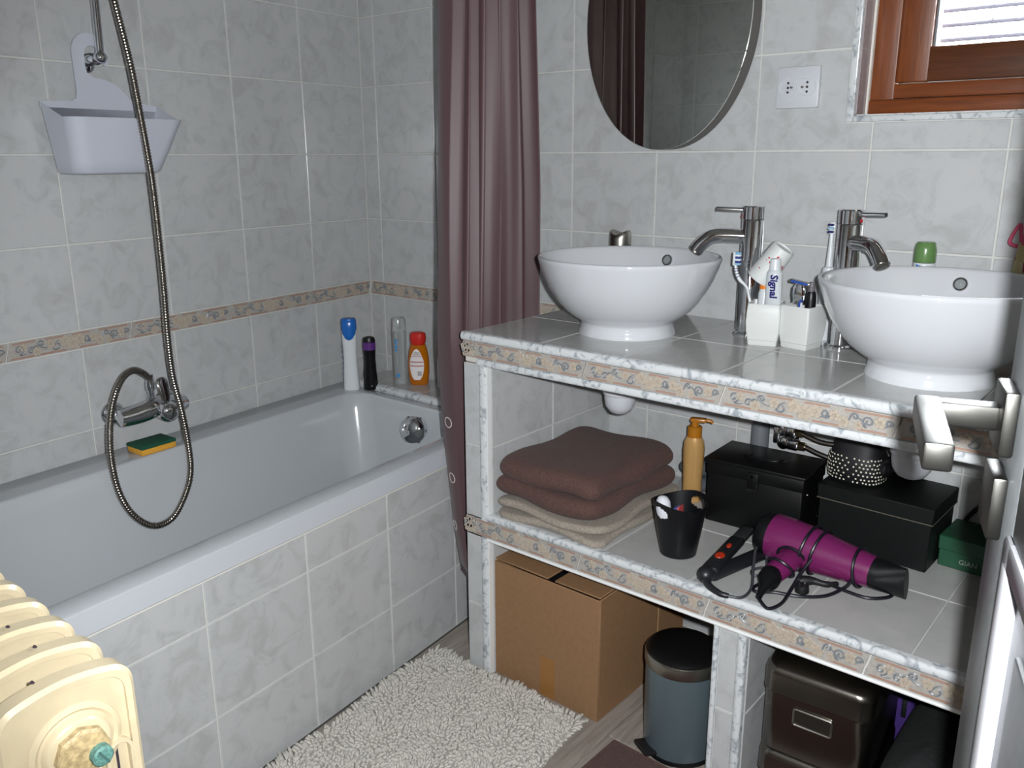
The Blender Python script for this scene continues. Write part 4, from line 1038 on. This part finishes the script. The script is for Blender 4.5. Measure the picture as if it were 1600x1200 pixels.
# black tin with lid, latch and handle
t = thing('black_tin', 'black metal tin box with lid, latch and wire handle', 'tin box', (1.470, -.138, .4255), math.radians(2))
TIN = mat('black_tin_enamel', '#0A0B0C', .4, spec=.35, noise=.25, nscale=120)
G().rbox(-.108,.108,-.070,.066,0,.118,.003,2).build('body', TIN, t)
ld = G().rbox(-.1105,.1105,-.073,.068,.116,.146,.003,2).build('lid', TIN, t)
G().rbox(-.114,.114,-.0765,.071,.1445,.1520,.002,2).build('lid_rim', TIN, ld)
PEW = mat('worn_metal', '#6F6C66', .3, 1)
for x_ in (-.045, .04):
    G().rbox(x_-.008,x_+.008,-.006,.006,.1518,.1545,.001,1).build('handle_lug', PEW, ld)
G().tube(spline([(-.045,0,.154),(-.044,-.012,.1575),(-.03,-.026,.1565),(.025,-.026,.1565),(.039,-.012,.1575),(.04,0,.154)], 5), .002, 8).build('wire_handle', TIN, ld)
la_ = G().rbox(-.013,.013,-.0775,-.0725,.102,.138,.006,2).build('latch', TIN, t)
G().lathe([(.0035,0),(.003,.002)], 12, T(0,-.0775,.131) @ RX90).build('rivet', CHROME, la_)
G().tube([(-.011,-.079,.115),(-.0115,-.080,.100),(.0115,-.080,.100),(.011,-.079,.115)], .0012, 6).build('hasp_wire', PEW, la_)
sb = G()
Ms = T(.1085, 0, .075)
for a, b_ in (((.0,-.045,.03),(.0,.035,-.045)),):
    G().tube([Ms @ Vector(a), Ms @ Vector(b_)], .006, 8, flat=.25).build('side_stay', TIN, t)
for z_ in ((-.045,.03),(.035,-.045)): G().lathe([(.003,0),(.0025,.002)], 10, T(.1105, z_[0], .075+z_[1]) @ RY(PI/2)).build('rivet', PEW, t)
# black cardboard box with lid
t = thing('black_box', 'large black lidded storage box at the back of the shelf', 'box', (1.718, -.092, .4255), math.radians(-2))
BBX = mat('black_board', '#0B0F0F', .55, spec=.3, noise=.2, nscale=50)
G().rbox(-.112,.112,-.078,.080,0,.118,.002,1).build('box_body', BBX, t)
bl = G().rbox(-.116,.116,-.082,.084,.103,.136,.002,1).build('lid', BBX, t)
G().box(-.1162,.1162,-.0824,-.0815,.1030,.1048).build('lid_worn_edge', mat('worn_board', '#5B564C', .7), bl, smooth=False)
G().box(.1155,.1166,-.0824,.084,.1030,.1045).build('lid_worn_edge', mat('worn_board', '#5B564C', .7), bl, smooth=False)
# polka dot make-up bag on the box
t = thing('makeup_bag', 'black make-up bag with white polka dots, open, on the black box', 'bag', (1.655, -.098, .4255+.1365), math.radians(-4))
BAGM = mat('bag_black', '#0D0D12', .6)
def br(hx, hy, z_, e_=.75, n=40): return [(hx*math.copysign(abs(math.cos(2*PI*i/n))**e_, math.cos(2*PI*i/n)), hy*math.copysign(abs(math.sin(2*PI*i/n))**e_, math.sin(2*PI*i/n)), z_) for i in range(n)]
BSEC = [(.050,.038,0),(.056,.044,.006),(.060,.048,.025),(.057,.047,.055),(.051,.043,.066),(.0495,.042,.068),(.050,.042,.095),(.049,.041,.098)]
rg_ = [br(a, b_, z_) for a, b_, z_ in BSEC]+[br(.0465,.039,.097), br(.047,.039,.07), br(.045,.038,.03), br(.04,.03,.01)]
G().loft(rg_).build('pouch', BAGM, t)
def bsurf(a, z_):
    for s0_, s1_ in zip(BSEC[:-1], BSEC[1:]):
        if s0_[2] <= z_ <= s1_[2]:
            k = (z_-s0_[2])/(s1_[2]-s0_[2]); hx, hy = s0_[0]+(s1_[0]-s0_[0])*k, s0_[1]+(s1_[1]-s0_[1])*k
            c, s = math.cos(a), math.sin(a); return Vector((hx*math.copysign(abs(c)**.75, c), hy*math.copysign(abs(s)**.75, s), z_))
g = G(); rnd = random.Random(11)
for j in range(7):
    for i in range(38):
        a = 2*PI*(i+(.5 if j % 2 else 0))/38+rnd.uniform(-.02,.02); z_ = .008+j*.0083+rnd.uniform(-.0012,.0012); p = bsurf(a, z_)
        q_ = bsurf(a+.03, z_); d_ = (q_-p).cross(Vector((0,0,1)));  d_ = d_ if d_.dot(p) > 0 else -d_
        g.lathe([(.0021,0),(.0017,.0005)], 7, zto(p, p+d_))
dots = g.build('polka_dots', mat('dot_cream', '#E0DCC8', .6), t); dots['kind'] = 'stuff'
bo = G().sphere((.064,-.012,.045), .020, 14, 10, (.7,1,1.1)).build('bow', BAGM, t)
for s_ in (-1, 1): G().sphere((.068,-.012+.018*s_,.05+.006*s_), .016, 12, 8, (.45,1,1)).build('bow_wing', BAGM, t)
cos_ = [((-.033,-.022),.112,.004,'#C9B9C4','make-up brush with pale handle'),((-.027,-.018),.110,.0035,'#2B2A33','dark make-up pencil'),((-.012,-.020),.110,.008,'#8A4A22','amber capped make-up tube'),((.006,-.018),.106,.007,'#7E8F94','grey capped make-up tube'),((.024,-.016),.106,.005,'#8A6A48','brown make-up stick')]
for (x_, y_), h_, r_, c_, lb_ in cos_:
    p0 = t.location+Vector((x_, y_, .012)); o_ = thing('makeup_tube', lb_+' in the polka dot bag', 'cosmetic', p0, 0, 'cosmetics in the make-up bag')
    G().lathe([(r_*.9,0),(r_,.002),(r_,h_*.8)], 14).build('barrel', mat('cos_'+c_[1:], c_, .35), o_); G().lathe([(r_*.95,h_*.8),(r_,h_*.82),(r_*.8,h_*.995),(r_*.4,h_)], 14).build('cap', mat('cosc_'+c_[1:], c_, .2), o_)
# green box
t = thing('green_box', 'small dark green box on the shelf beside the black box', 'box', (1.915, -.075, .4255), math.radians(-3))
GRN = mat('green_board', '#1B4A33', .5)
G().rbox(-.078,.078,-.045,.06,0,.038,.002,1).build('box_body', GRN, t)
l_ = G().rbox(-.080,.080,-.047,.062,.036,.066,.002,1).build('lid', GRN, t)
text_mesh('lettering', 'GIAN', .014, mat('print_pale', '#9AA8A0', .5), t, T(-.022, -.0456, .018) @ RX90)
# black cable by the wall
o_ = G().tube(spline([(1.84,-.007,.432),(1.86,-.007,.50),(1.90,-.007,.545),(1.96,-.007,.575),(2.03,-.007,.585),(2.10,-.007,.57)], 6), .0045, 10).build('black_cable', BLACKM); tag(o_, 'black cable hanging behind the boxes near the door', 'cable')

# hair dryer lying on its side, cord wound round it
hd_ = thing('hair_dryer', 'purple hair dryer with black nozzle and wound cord', 'hair dryer', (0,0,0))
PUR = mat('dryer_purple', '#722058', .3, coat=.6, noise=.08, nscale=700)
A0 = Vector((1.560, -.300, .4255+.050)); A1 = Vector((1.770, -.318, .4255+.0415)); ax = (A1-A0); L0 = ax.length
MD = zto(A0, A1)
G().lathe([(.0455,.0),(.0475,.010),(.0478,.04),(.0465,.07),(.0425,.11),(.0365,.16),(.0315,.205),(.0305,.211)], 40, MD, True, True).build('barrel', PUR, hd_)
G().lathe([(.030,-.022),(.040,-.020),(.046,-.010),(.0468,.002),(.0462,.012)], 40, MD, True, False).build('rear_grille', BLACKP, hd_)
nz = G()
secs = []
for k, (a_, b_, z_) in enumerate(((.0305,.0305,.2105),(.031,.029,.225),(.034,.021,.245),(.037,.013,.266),(.0375,.011,.272))):
    secs.append([(b_*math.cos(2*PI*i/32), a_*math.sin(2*PI*i/32), z_) for i in range(32)])
G().loft(secs, True, True, MD @ RZ(math.radians(18))).build('nozzle', BLACKP, hd_)
hb = MD @ Vector((0,0,.062)); H0 = hb+Vector((.0,-.02,-.012)); H1 = Vector((1.612,-.415,.4255+.022)); H2 = Vector((1.617,-.455,.4255+.0195))
hp_ = spline([hb+Vector((.0,.0,.0)), H0, (H0+H1)/2+Vector((.004,0,.004)), H1], 6)
G().tube(hp_, [.030-.0085*i/(len(hp_)-1) for i in range(len(hp_))], 24, flat=.85).build('handle', PUR, hd_)
G().tube(spline([H1, H1.lerp(H2,.5), H2, Vector((1.619,-.477,.4255+.014)), Vector((1.620,-.490,.4255+.009))], 4), [.0212]*5+[.019,.017,.015,.013]+[.011,.009,.008,.007]+[.006]*4, 20).build('handle_end', BLACKP, hd_)
G().rbox(-.004,.004,-.014,.014,-.0008,.001,.001,1,MD @ T(-.0475,0,.05) @ RY(PI/2) @ RZ(PI/2)).build('cool_button', PUR, hd_)
CORD = mat('dryer_cord', '#14121C', .4)
def ringpt(zz_, a, r_): return MD @ Vector((r_*math.cos(a), r_*math.sin(a), zz_))
Z = .4255
cw = [Vector((1.620,-.492,Z+.008)), Vector((1.632,-.512,Z+.004)), Vector((1.656,-.505,Z+.004)), Vector((1.668,-.46,Z+.008)), Vector((1.672,-.40,Z+.035))]
def rb(zz_):
    pr0 = [(0,.0455),(.010,.0475),(.04,.0478),(.07,.0465),(.11,.0425),(.16,.0365),(.205,.0315)]
    for (z0_, r0_), (z1_, r1_) in zip(pr0[:-1], pr0[1:]):
        if zz_ <= z1_: return r0_+(r1_-r0_)*(zz_-z0_)/(z1_-z0_)
    return .0315
def wind(z0_, z1_, a0, a1, n_=14): return [ringpt(z0_+(z1_-z0_)*i/n_, a0+(a1-a0)*i/n_, rb(z0_+(z1_-z0_)*i/n_)+.0036) for i in range(n_+1)]
for z0_, z1_ in ((.083,.088),(.104,.110),(.186,.180)):
    o_ = G().tube([ringpt(z0_+(z1_-z0_)*math.sin(2*PI*i/40), 2*PI*i/40, rb(z0_)+.0032) for i in range(40)], .0032, 8, True).build('cord_turn', CORD, hd_)
for f_ in (.55, .8):
    c_ = hp_[int(f_*(len(hp_)-1))]; d_ = hp_[int(f_*(len(hp_)-1))+1]-hp_[int(f_*(len(hp_)-1))-1]; Mh = zto(c_, c_+d_); r_ = .030-.0085*f_+.003
    G().tube([Mh @ Vector((r_*math.cos(2*PI*i/30), r_*.95*math.sin(2*PI*i/30), .01*math.sin(2*PI*i/30))) for i in range(30)], .0032, 8, True).build('cord_turn', CORD, hd_)
G().tube(spline([Vector((1.620,-.490,Z+.008)),Vector((1.646,-.507,Z+.0036)),Vector((1.658,-.473,Z+.0036)),Vector((1.656,-.424,Z+.012)),Vector((1.660,-.385,Z+.035)),Vector((1.668,-.366,Z+.055))], 8), .0034, 8).build('cord', CORD, hd_)
G().tube(spline([Vector((1.600,-.41,Z+.0036)),Vector((1.592,-.448,Z+.0036)),Vector((1.604,-.462,Z+.0036)),Vector((1.63,-.442,Z+.0036)),Vector((1.672,-.428,Z+.0036)),Vector((1.710,-.395,Z+.0036)),Vector((1.732,-.355,Z+.012)),Vector((1.742,-.350,Z+.03))], 8), .0034, 8).build('cord', CORD, hd_)
G().tube(spline([Vector((1.700,-.345,Z+.0036)),Vector((1.735,-.352,Z+.0036)),Vector((1.775,-.352,Z+.0036)),Vector((1.803,-.325,Z+.0036)),Vector((1.806,-.295,Z+.0036))], 8), .0034, 8).build('cord', CORD, hd_)
G().tube(spline([Vector((1.655,-.385,Z+.012)),Vector((1.675,-.372,Z+.014)),Vector((1.70,-.365,Z+.012)),Vector((1.715,-.345,Z+.01))], 6), [.008,.009,.010,.010,.0095,.009,.008,.007,.0065,.006,.006,.006,.006,.006,.005,.005,.005,.005,.004], 12).build('plug_lead', BLACKM, hd_)
pg = G().lathe([(.013,0),(.0135,.004),(.012,.014),(.007,.016)], 20, T(1.668,-.402,Z+.001)).build('plug', BLACKM, hd_)
for s_ in (-1, 1): G().tube([(1.668+.005*s_,-.402,Z+.0165),(1.668+.005*s_,-.410,Z+.028)], .002, 8).build('pin', CHROME, pg)
# hair straightener
hs_ = thing('hair_straightener', 'black hair straightener with orange buttons and cable', 'straightener', (0,0,0))
DGR = mat('straightener_black', '#1D1E22', .4)
P0 = Vector((1.512,-.478,Z+.019)); Pa = Vector((1.492,-.262,Z+.030)); Pb = Vector((1.556,-.295,Z+.013))
def arm(p, q_, w_, h_, nm, m, k0=0, k1=1):
    d_ = (q_-p); M_ = frame(p+d_*k0, d_, Vector((-d_.y, d_.x, 0))); l_ = d_.length*(k1-k0)
    return G().rbox(0, l_, -w_/2, w_/2, -h_/2, h_/2, .004, 2, M_).build(nm, m, hs_)
ua = arm(P0+Vector((0,0,.006)), Pa, .030, .016, 'upper_arm', DGR, .0, .72)
arm(P0+Vector((0,0,.006)), Pa, .028, .013, 'upper_plate', mat('plate_grey', '#4B4C50', .25, .6), .6, 1.0)
arm(P0+Vector((0,0,-.006)), Pb, .030, .016, 'lower_arm', DGR, .0, 1.0)
G().sphere(P0+Vector((-.002,-.008,0)), .0175, 16, 10, (1,1.1,1)).build('hinge', DGR, hs_)
ORG = mat('button_orange', '#B8341A', .35)
du = (Pa-P0).normalized()
for k, (l_, w_) in ((.055, (.013,.010)), (.105, (.009,.005))):
    c_ = P0+Vector((0,0,.006))+(Pa-P0-Vector((0,0,.006))).normalized()*k
    M_ = frame(c_, du, Vector((-du.y, du.x, 0)))
    G().lathe([(1,.007),(.9,.0098),(.3,.0105)], 20, M_ @ Matrix.Diagonal((l_, w_, 1, 1))).build('button', ORG, ua)
G().tube(spline([P0+Vector((0,-.016,-.002)), Vector((1.528,-.508,Z+.010)), Vector((1.556,-.518,Z+.0075)), Vector((1.572,-.514,Z+.006))], 6), [.0082-.0035*i/18 for i in range(19)], 12).build('strain_relief', DGR, hs_)
G().tube(spline([Vector((1.570,-.514,Z+.006)),Vector((1.592,-.50,Z+.004)),Vector((1.590,-.455,Z+.004)),Vector((1.568,-.40,Z+.02)),Vector((1.548,-.345,Z+.034)),Vector((1.553,-.318,Z+.032)),Vector((1.575,-.35,Z+.012)),Vector((1.585,-.385,Z+.005)),Vector((1.572,-.405,Z+.004)),Vector((1.560,-.385,Z+.004)),Vector((1.575,-.36,Z+.0045)),Vector((1.60,-.365,Z+.005)),Vector((1.612,-.39,Z+.005))], 8), .0029, 8).build('cable', mat('cable_grey', '#3C3D43', .45), hs_)

# ================================================================== LOWER BAYS
bx_ = thing('cardboard_box', 'brown cardboard box with taped flaps under the shelf', 'box', (1.1185, -.300, 0), math.radians(-.8))
W2, D2, H2_ = .1525, .188, .302
th = .004
g = G()
for nm, (x0, x1, y0, y1) in (('front_panel', (-W2,W2,-D2,-D2+th)), ('back_panel', (-W2,W2,D2-th,D2)), ('side_panel', (-W2,-W2+th,-D2+th,D2-th)), ('side_panel', (W2-th,W2,-D2+th,D2-th))):
    G().rbox(x0,x1,y0,y1,0,H2_,.0012,1).build(nm, CARD, bx_)
G().box(-W2+th,W2-th,-D2+th,D2-th,.001,.005).build('bottom_panel', CARD, bx_, smooth=False)
G().rbox(-W2,.006,-D2+.001,D2,H2_,H2_+.004,.001,1,T(0,0,.003) @ RY(math.radians(.5))).build('flap', CARD, bx_)
G().rbox(.028,W2,-D2+.004,D2,H2_,H2_+.004,.001,1,T(0,0,.001) @ RY(math.radians(-.3))).build('flap', CARD, bx_)
G().box(-W2+th,W2-th,-D2+.01,D2-th,.22,.224).build('inner_shade_sheet', BLACKM, bx_, smooth=False)  # black sheet put in for the shade inside the box, below the flap gap
G().box(-.012,.030,-D2-.0006,-D2+.0002,.001,.105).build('tape', TAPE, bx_, smooth=False)
G().box(W2-.0002,W2+.0007,.06,.064,.01,H2_-.01).build('crease', CARDIN, bx_, smooth=False)
# pedal bin
bn = thing('pedal_bin', 'small grey pedal bin with black lid and steel band', 'bin', (1.447, -.440, 0))
G().lathe([(.074,0),(.0765,.002),(.0765,.012),(.075,.014)], 48).build('base_ring', BLACKP, bn)
G().lathe([(.0755,.010),(.0760,.014),(.0775,.205),(.0770,.208)], 48).build('bucket', GREYPAINT, bn)
G().lathe([(.0785,.206),(.0800,.209),(.0800,.230),(.0788,.2335),(.0770,.2345)], 48).build('steel_band', SATIN, bn)
G().lathe([(.0775,.2330),(.077,.2365),(.070,.2425),(.045,.2475),(.001,.249)], 48).build('lid', mat('lid_black', '#0B0B0C', .35, spec=.4), bn)
pa = math.radians(-118)
pd = G().rbox(-.026,.026,-.020,.018,0,.010,.004,2,T(.079*math.cos(pa), .079*math.sin(pa), .014) @ RZ(pa+PI/2) @ RX(math.radians(-8))).build('pedal', mat('pedal_black', '#1B1C1E', .3), bn)
G().rbox(.04,.075,-.006,.006,.228,.246,.003,2,T(.01,.035,0)).build('hinge_block', BLACKP, bn)
# storage tins
STM = mat('tin_dull_steel', '#85817B', .24, 1, noise=.12, nscale=12)
def storage_tin(loc, rz, h_, label):
    t = thing('storage_tin', label, 'tin', loc, rz, 'stacked steel storage tins')
    def ring(hx, hy, z_, r=.03): return [(x_, y_, z_) for x_, y_ in rrect(-hx, hx, -hy, hy, r, 6)]
    G().loft([ring(.098,.125,0), ring(.100,.127,.003), ring(.100,.127,h_-.035)]).build('body', STM, t, ang=50)
    G().loft([ring(.1015,.1285,h_-.058), ring(.103,.130,h_-.056), ring(.103,.130,h_-.053), ring(.1022,.1292,h_-.051), ring(.1022,.1292,h_-.018), ring(.100,.127,h_-.008), ring(.094,.121,h_-.002), ring(.084,.111,h_,.025)]).build('lid', STM, t, ang=50)
    z_ = h_-.092
    lf = G()
    fr_ = G().tube([(x_, -.1288, zz_+z_) for x_, zz_ in rrect(-.035,.035,-.0165,.0165,.004,3)], .0022, 6, True).build('label_frame', SATIN, t)
    G().box(-.034,.034,-.1278,-.1268,z_-.015,z_+.015).build('label_card', mat('label_dark', '#1D1915', .5), fr_, smooth=False)
    return t
storage_tin((1.728, -.345, 0), math.radians(3), .118, 'lower of the two stacked steel tins under the shelf')
storage_tin((1.728, -.345, .1185), math.radians(3), .182, 'upper of the two stacked steel tins, with a label holder')
DKF = mat('dark_fabric', '#101414', .85, bump=.5, bscale=120)
t = thing('dark_bag', 'dark soft bag beside the steel tins in the lower bay', 'bag', (1.952, -.345, 0))
def bagring(k, z_): return [(x_*k, y_*k, z_+.006*math.sin(9*x_*10+y_*40)) for x_, y_ in rrect(-.105,.105,-.14,.14,.05,6)]
G().loft([bagring(.95,.006), bagring(1.02,.05), bagring(1.03,.12), bagring(.92,.17), bagring(.74,.200), bagring(.42,.212)]).build('bag_body', DKF, t)
G().tube(spline([(-.05,-.09,.20),(-.06,-.13,.12),(-.055,-.148,.07)], 6), .003, 8).build('strap', mat('strap_grey', '#555B58', .6), t)
VIO = mat('violet_plastic', '#443070', .35)
for (x_, y_, h_, rz_, lb_) in ((1.800,-.110,.135,.1,'violet packet at the back of the lower bay, nearer the tins'),(1.882,-.110,.130,-.1,'violet packet at the back of the lower bay, nearer the door')):
    t = thing('violet_packet', lb_, 'packet', (x_, y_, 0), rz_)
    G().rbox(-.030,.030,-.04,.04,0,h_,.012,3).build('wrap', VIO, t); G().rbox(-.006,.006,-.041,.041,h_*.55,h_*.9,.003,2,T(.012,0,0)).build('dark_print', BLACKM, t)

# ================================================================== FLOOR TEXTILES
rug = thing('bath_mat', 'cream shaggy bath mat between the tub and the counter', 'bath mat', (0,0,0))
CR = [Vector((.795,-.527,0)), Vector((1.245,-.525,0)), Vector((1.325,-1.15,0)), Vector((.865,-1.20,0))]
RUGM = mat('chenille_cream', '#C3BFB6', .9, noise=.12, nscale=60, sheen=.2)
g = G(); n_ = 24; base = []
g.prism([(c.x, c.y) for c in CR[::-1]], .010, z0=.0005); g.build('backing', mat('mat_backing', '#A9A59A', .95), rug, smooth=False)
rnd = random.Random(5); g = G()
LX, LY = (CR[1]-CR[0]).length, (CR[3]-CR[0]).length
nx, ny = int(LX/.0074), int(LY/.0074)
def bil(u, v): return CR[0]*(1-u)*(1-v)+CR[1]*u*(1-v)+CR[2]*u*v+CR[3]*(1-u)*v
for i in range(nx+1):
    for j in range(ny+1):
        u, v = min(1, max(0, (i+rnd.uniform(-.5,.5))/nx)), min(1, max(0, (j+rnd.uniform(-.5,.5))/ny)); p = bil(u, v)+Vector((0,0,.009))
        fx = math.sin(p.x*41+p.y*23)+rnd.uniform(-.9,.9); fy = math.cos(p.x*29-p.y*37)+rnd.uniform(-.9,.9)
        eu = (u-.5)*2; ev = (v-.5)*2
        d_ = Vector((fx*.006+(.010*eu if abs(eu) > .97 else 0), fy*.006-(.010*ev if abs(ev) > .97 else 0), .010+rnd.uniform(-.002,.003)))
        b1_ = p+d_*.6+Vector((0,0,.002)); b2_ = p+d_*1.15; b2_.z = max(.006, b2_.z-.001)
        r_ = .0039
        x_ = Vector((d_.y, -d_.x, 0)); x_ = x_.normalized() if x_.length > 1e-6 else Vector((1,0,0)); y_ = d_.cross(x_).normalized()
        k = len(g.v)
        for c_, rr_ in ((p, r_), (b1_, r_*1.05), (b2_, r_*.8)):
            for q_ in range(4):
                a = PI/4+q_*PI/2; g.v.append(tuple(c_+x_*rr_*math.cos(a)+y_*rr_*math.sin(a)))
        for l_ in range(2):
            for q_ in range(4):
                m_ = (q_+1) % 4; g.f.append((k+l_*4+q_, k+l_*4+m_, k+l_*4+4+m_, k+l_*4+4+q_)); g.mi.append(0)
        g.f.append((k+8, k+9, k+10, k+11)); g.mi.append(0)
pile = g.build('pile', RUGM, rug, ang=180); pile['kind'] = 'stuff'
bm_ = thing('brown_mat', 'brown flat bath mat in front of the pedal bin', 'bath mat', (1.338, -.527, 0), math.radians(-1.5))
G().rbox(0,.55,-.42,0,.0005,.009,.003,2).build('mat', BROWNT, bm_)
G().rbox(-.002,.552,-.003,.004,.0005,.0105,.003,2).build('hem', BROWNT, bm_); G().rbox(-.003,.004,-.42,.002,.0005,.0105,.003,2).build('hem', BROWNT, bm_)

# ================================================================== RADIATOR
ra = thing('column_radiator', 'old cream painted column radiator at the foot of the bath', 'radiator', (0,0,0))
RX_, RY1, RY0, RZT = 1.400, -1.544, -1.676, .745
PITCH = .0655
def sect_outline(ins=0):
    y0, y1, z0, z1, r = RY0+ins, RY1-ins, .12+ins, RZT-ins, .026-ins*.4
    pts = arc(y1-r, z1-r-.004, r, 0, PI*.42, 6)
    pts += [(y1-.03-(y1-y0-.06)*k/6, z1-.002+.004*math.sin(PI*k/6)) for k in range(7)]
    pts += arc(y0+r, z1-r-.004, r, PI*.58, PI, 6)+arc(y0+r, z0+r, r, PI, 1.5*PI, 4)+arc(y1-r, z0+r, r, 1.5*PI, 2*PI, 4)
    return pts
MR = Matrix(((0,0,1,0),(1,0,0,0),(0,1,0,0),(0,0,0,1)))    # local (x,y,z) -> world (z, x, y)
def section_mesh():
    g = G()
    o_ = sect_outline(0); e1 = sect_outline(.004); e2 = sect_outline(.010); e3 = sect_outline(.013)
    lay = lambda P_, x_: [(x_, y_, z_) for y_, z_ in P_]
    t_ = .013
    g.loft([lay(e3,-.007), lay(e2,-.0075), lay(e2,-t_+.001), lay(e1,-t_), lay(o_,-t_+.004), lay(o_,t_-.004), lay(e1,t_), lay(e2,t_-.001), lay(e2,.0075), lay(e3,.007)])
    return g.mesh('section', RADI, True, 35)
SM = section_mesh()
BOSS = G().lathe([(.046,-.020),(.046,.004),(.042,.010),(.036,.013),(.030,.013)], 32, None, True, True).mesh('boss', RADI)
hubz, huby = RZT-.076, (RY0+RY1)/2+.004
NSEC = 7
for k in range(NSEC):
    s_ = link('section', SM, ra, (RX_-.013-PITCH*k, 0, 0))
    for zz_ in (hubz, .20):
        if k: G().lathe([(.034,0),(.034,PITCH-.014)], 24, T(RX_-.013-PITCH*k+.007, huby, zz_) @ RY(PI/2)).build('nipple', RADI, s_)
# the end section: flush face with round boss, hexagonal plug, corroded air valve and column slots
ef = []
for zz_ in (hubz, .20):
    G().lathe([(.047,-.016),(.047,-.001),(.045,.003),(.040,.005),(.037,.003),(.0345,.004),(.0325,.009),(.030,.0115),(.028,.012)], 36, T(RX_-.008, huby, zz_) @ RY(PI/2)).build('boss', RADI, ra)
    hx_ = G().lathe([(.0265,.0),(.0265,.008),(.0235,.0115),(.015,.013)], 8, T(RX_+.003, huby, zz_) @ RY(PI/2)).build('hex_plug', mat('worn_plug_paint', '#BBA57A', .4, noise=.35, nscale=140, bump=.5, bscale=160), ra, ang=20)
vz = hubz-.004; vy = huby+.012
va = G().lathe([(.0105,.0),(.0105,.010),(.0085,.012)], 14, T(RX_+.014, vy, vz) @ RY(PI/2)).build('air_valve', mat('verdigris', '#5E8C82', .6, noise=.4, nscale=300, bump=.6, bscale=300), ra)
G().box(-.009,.009,-.0012,.0012,.0118,.0126,T(RX_+.014, vy, vz) @ RY(PI/2) @ RZ(.5)).build('slot', mat('verdigris_dark', '#3C5C56', .7), va, smooth=False)
for yy in (RY1-.0245, RY0+.0245):
    g = G()
    o1 = [(yy+a, b_) for a, b_ in rrect(-.0140,.0140,.26,hubz-.012,.0135,6)]; o2 = [(yy+a, b_) for a, b_ in rrect(-.0105,.0105,.264,hubz-.0155,.0102,6)]
    g.loft([[(RX_-.0055+.0, y_, z_) for y_, z_ in o1], [(RX_+.0012, y_, z_) for y_, z_ in o1], [(RX_+.0014, y_, z_) for y_, z_ in o2], [(RX_-.0060, y_, z_) for y_, z_ in o2]], False, False)
    sl = g.build('slot_rim', RADI, ra)
    G().box(RX_-.0066, RX_-.0052, yy-.002, yy+.0005, .30, hubz-.022).build('slot_gap', mat('slot_dark', '#2E2430', .8), sl, smooth=False)
CHIP = mat('paint_chip', '#3A2C33', .8)
for x_, y_, z_ in ((RX_-.013-.004, -1.632, RZT+.0045), (RX_-.078-.003, -1.604, RZT+.004), (RX_-.144, -1.606, RZT+.004), (RX_-.21, -1.60, RZT+.004)):
    G().lathe([(.0032,0),(.002,.0012)], 6, T(x_, y_, z_) @ Matrix.Diagonal((1.2,.7,1,1))).build('paint_chip', CHIP, ra)
for x_ in (RX_-.03, RX_-.03-PITCH*5): G().rbox(x_-.012,x_+.012,RY0+.03,RY1-.03,0,.122,.004,1).build('foot', RADI, ra)

# ================================================================== DOOR
hd0 = math.radians(-18); far = Vector((math.sin(hd0), math.cos(hd0), 0)); nrm = Vector((-far.y, far.x, 0))
AE = Vector((2.069, -1.094, 0))                        # latch edge on the room face
DO = AE
dr = thing('door_1', 'pale grey painted door standing ajar at the right edge', 'door'); struct(dr); del dr['category']
MDo = frame(DO, -far, Vector((0,0,1)))                 # local x: from latch towards hinge, y: up, z: into the door? 
sgn = 1 if (MDo.to_3x3() @ Vector((0,0,1))).dot(nrm) > 0 else -1
def dbox(name, x0, x1, z0, z1, d0, d1, m, r=.002, par=dr):     # d measured out of the room face
    a, b_ = sorted((sgn*d0, sgn*d1)); return G().rbox(x0, x1, z0, z1, a, b_, r, 2, MDo).build(name, m, par)
DL = .76
dbox('stile', 0, .105, .01, 2.03, -.040, 0, DOORP); dbox('stile', DL-.105, DL, .01, 2.03, -.040, 0, DOORP)
dbox('rail', .105, DL-.105, .01, .16, -.040, 0, DOORP); dbox('rail', .105, DL-.105, .945, 1.10, -.040, 0, DOORP); dbox('rail', .105, DL-.105, 1.92, 2.03, -.040, 0, DOORP)
dbox('panel', .10, DL-.10, .15, .95, -.026, -.007, DOORP); dbox('panel', .10, DL-.10, 1.09, 1.93, -.026, -.007, DOORP)
for z0, z1 in ((.16, .945), (1.10, 1.92)):
    for x0, x1, c, d in ((.097, .121, z0-.008, z1+.008), (DL-.121, DL-.097, z0-.008, z1+.008), (.097, DL-.097, z1-.016, z1+.008), (.097, DL-.097, z0-.008, z0+.016)):
        mo = dbox('moulding', x0, x1, c, d, -.008, .0035, DOORW, .003)
    dbox('raised_field', .155, DL-.155, z0+.06, z1-.06, -.009, -.0035, DOORP, .003)
dbox('latch_lip', -.006, .0, .01, 2.03, -.040, -.014, mat('door_edge', '#6E6A66', .6), .002)
hx0 = .034; hz1 = 1.027; hz2 = .957
SAT2 = mat('brushed_nickel', '#4C4B48', .42, 1)
for hz, nm in ((hz1, 'handle_rose'), (hz2, 'keyhole_rose')):
    ro_ = dbox(nm, hx0-.0265, hx0+.0265, hz-.0265, hz+.0265, 0, .011, SAT2, .0025)
    if nm == 'handle_rose':
        dbox('lever_neck', hx0-.010, hx0+.010, hz-.010, hz+.010, .010, .064, SAT2, .0025, dr)
        dbox('lever', hx0-.010, hx0+.125, hz-.0105, hz+.0105, .052, .072, SAT2, .0025, dr)
for hz in (.25, 1.05, 1.80): G().lathe([(.007,0),(.007,.09)], 14, T(*(DO-far*(DL+.006)+nrm*(-.002)+Vector((0,0,hz))))).build('hinge', SAT2, dr)
# door frame in the front wall
for x0, x1 in ((1.46, 1.50), (2.320, 2.340)):
    struct(G().rbox(x0, x1, YF-.205, YF+.006, 0, 2.06, .002, 1).build('trim_1', DOORW), 'white door jamb')
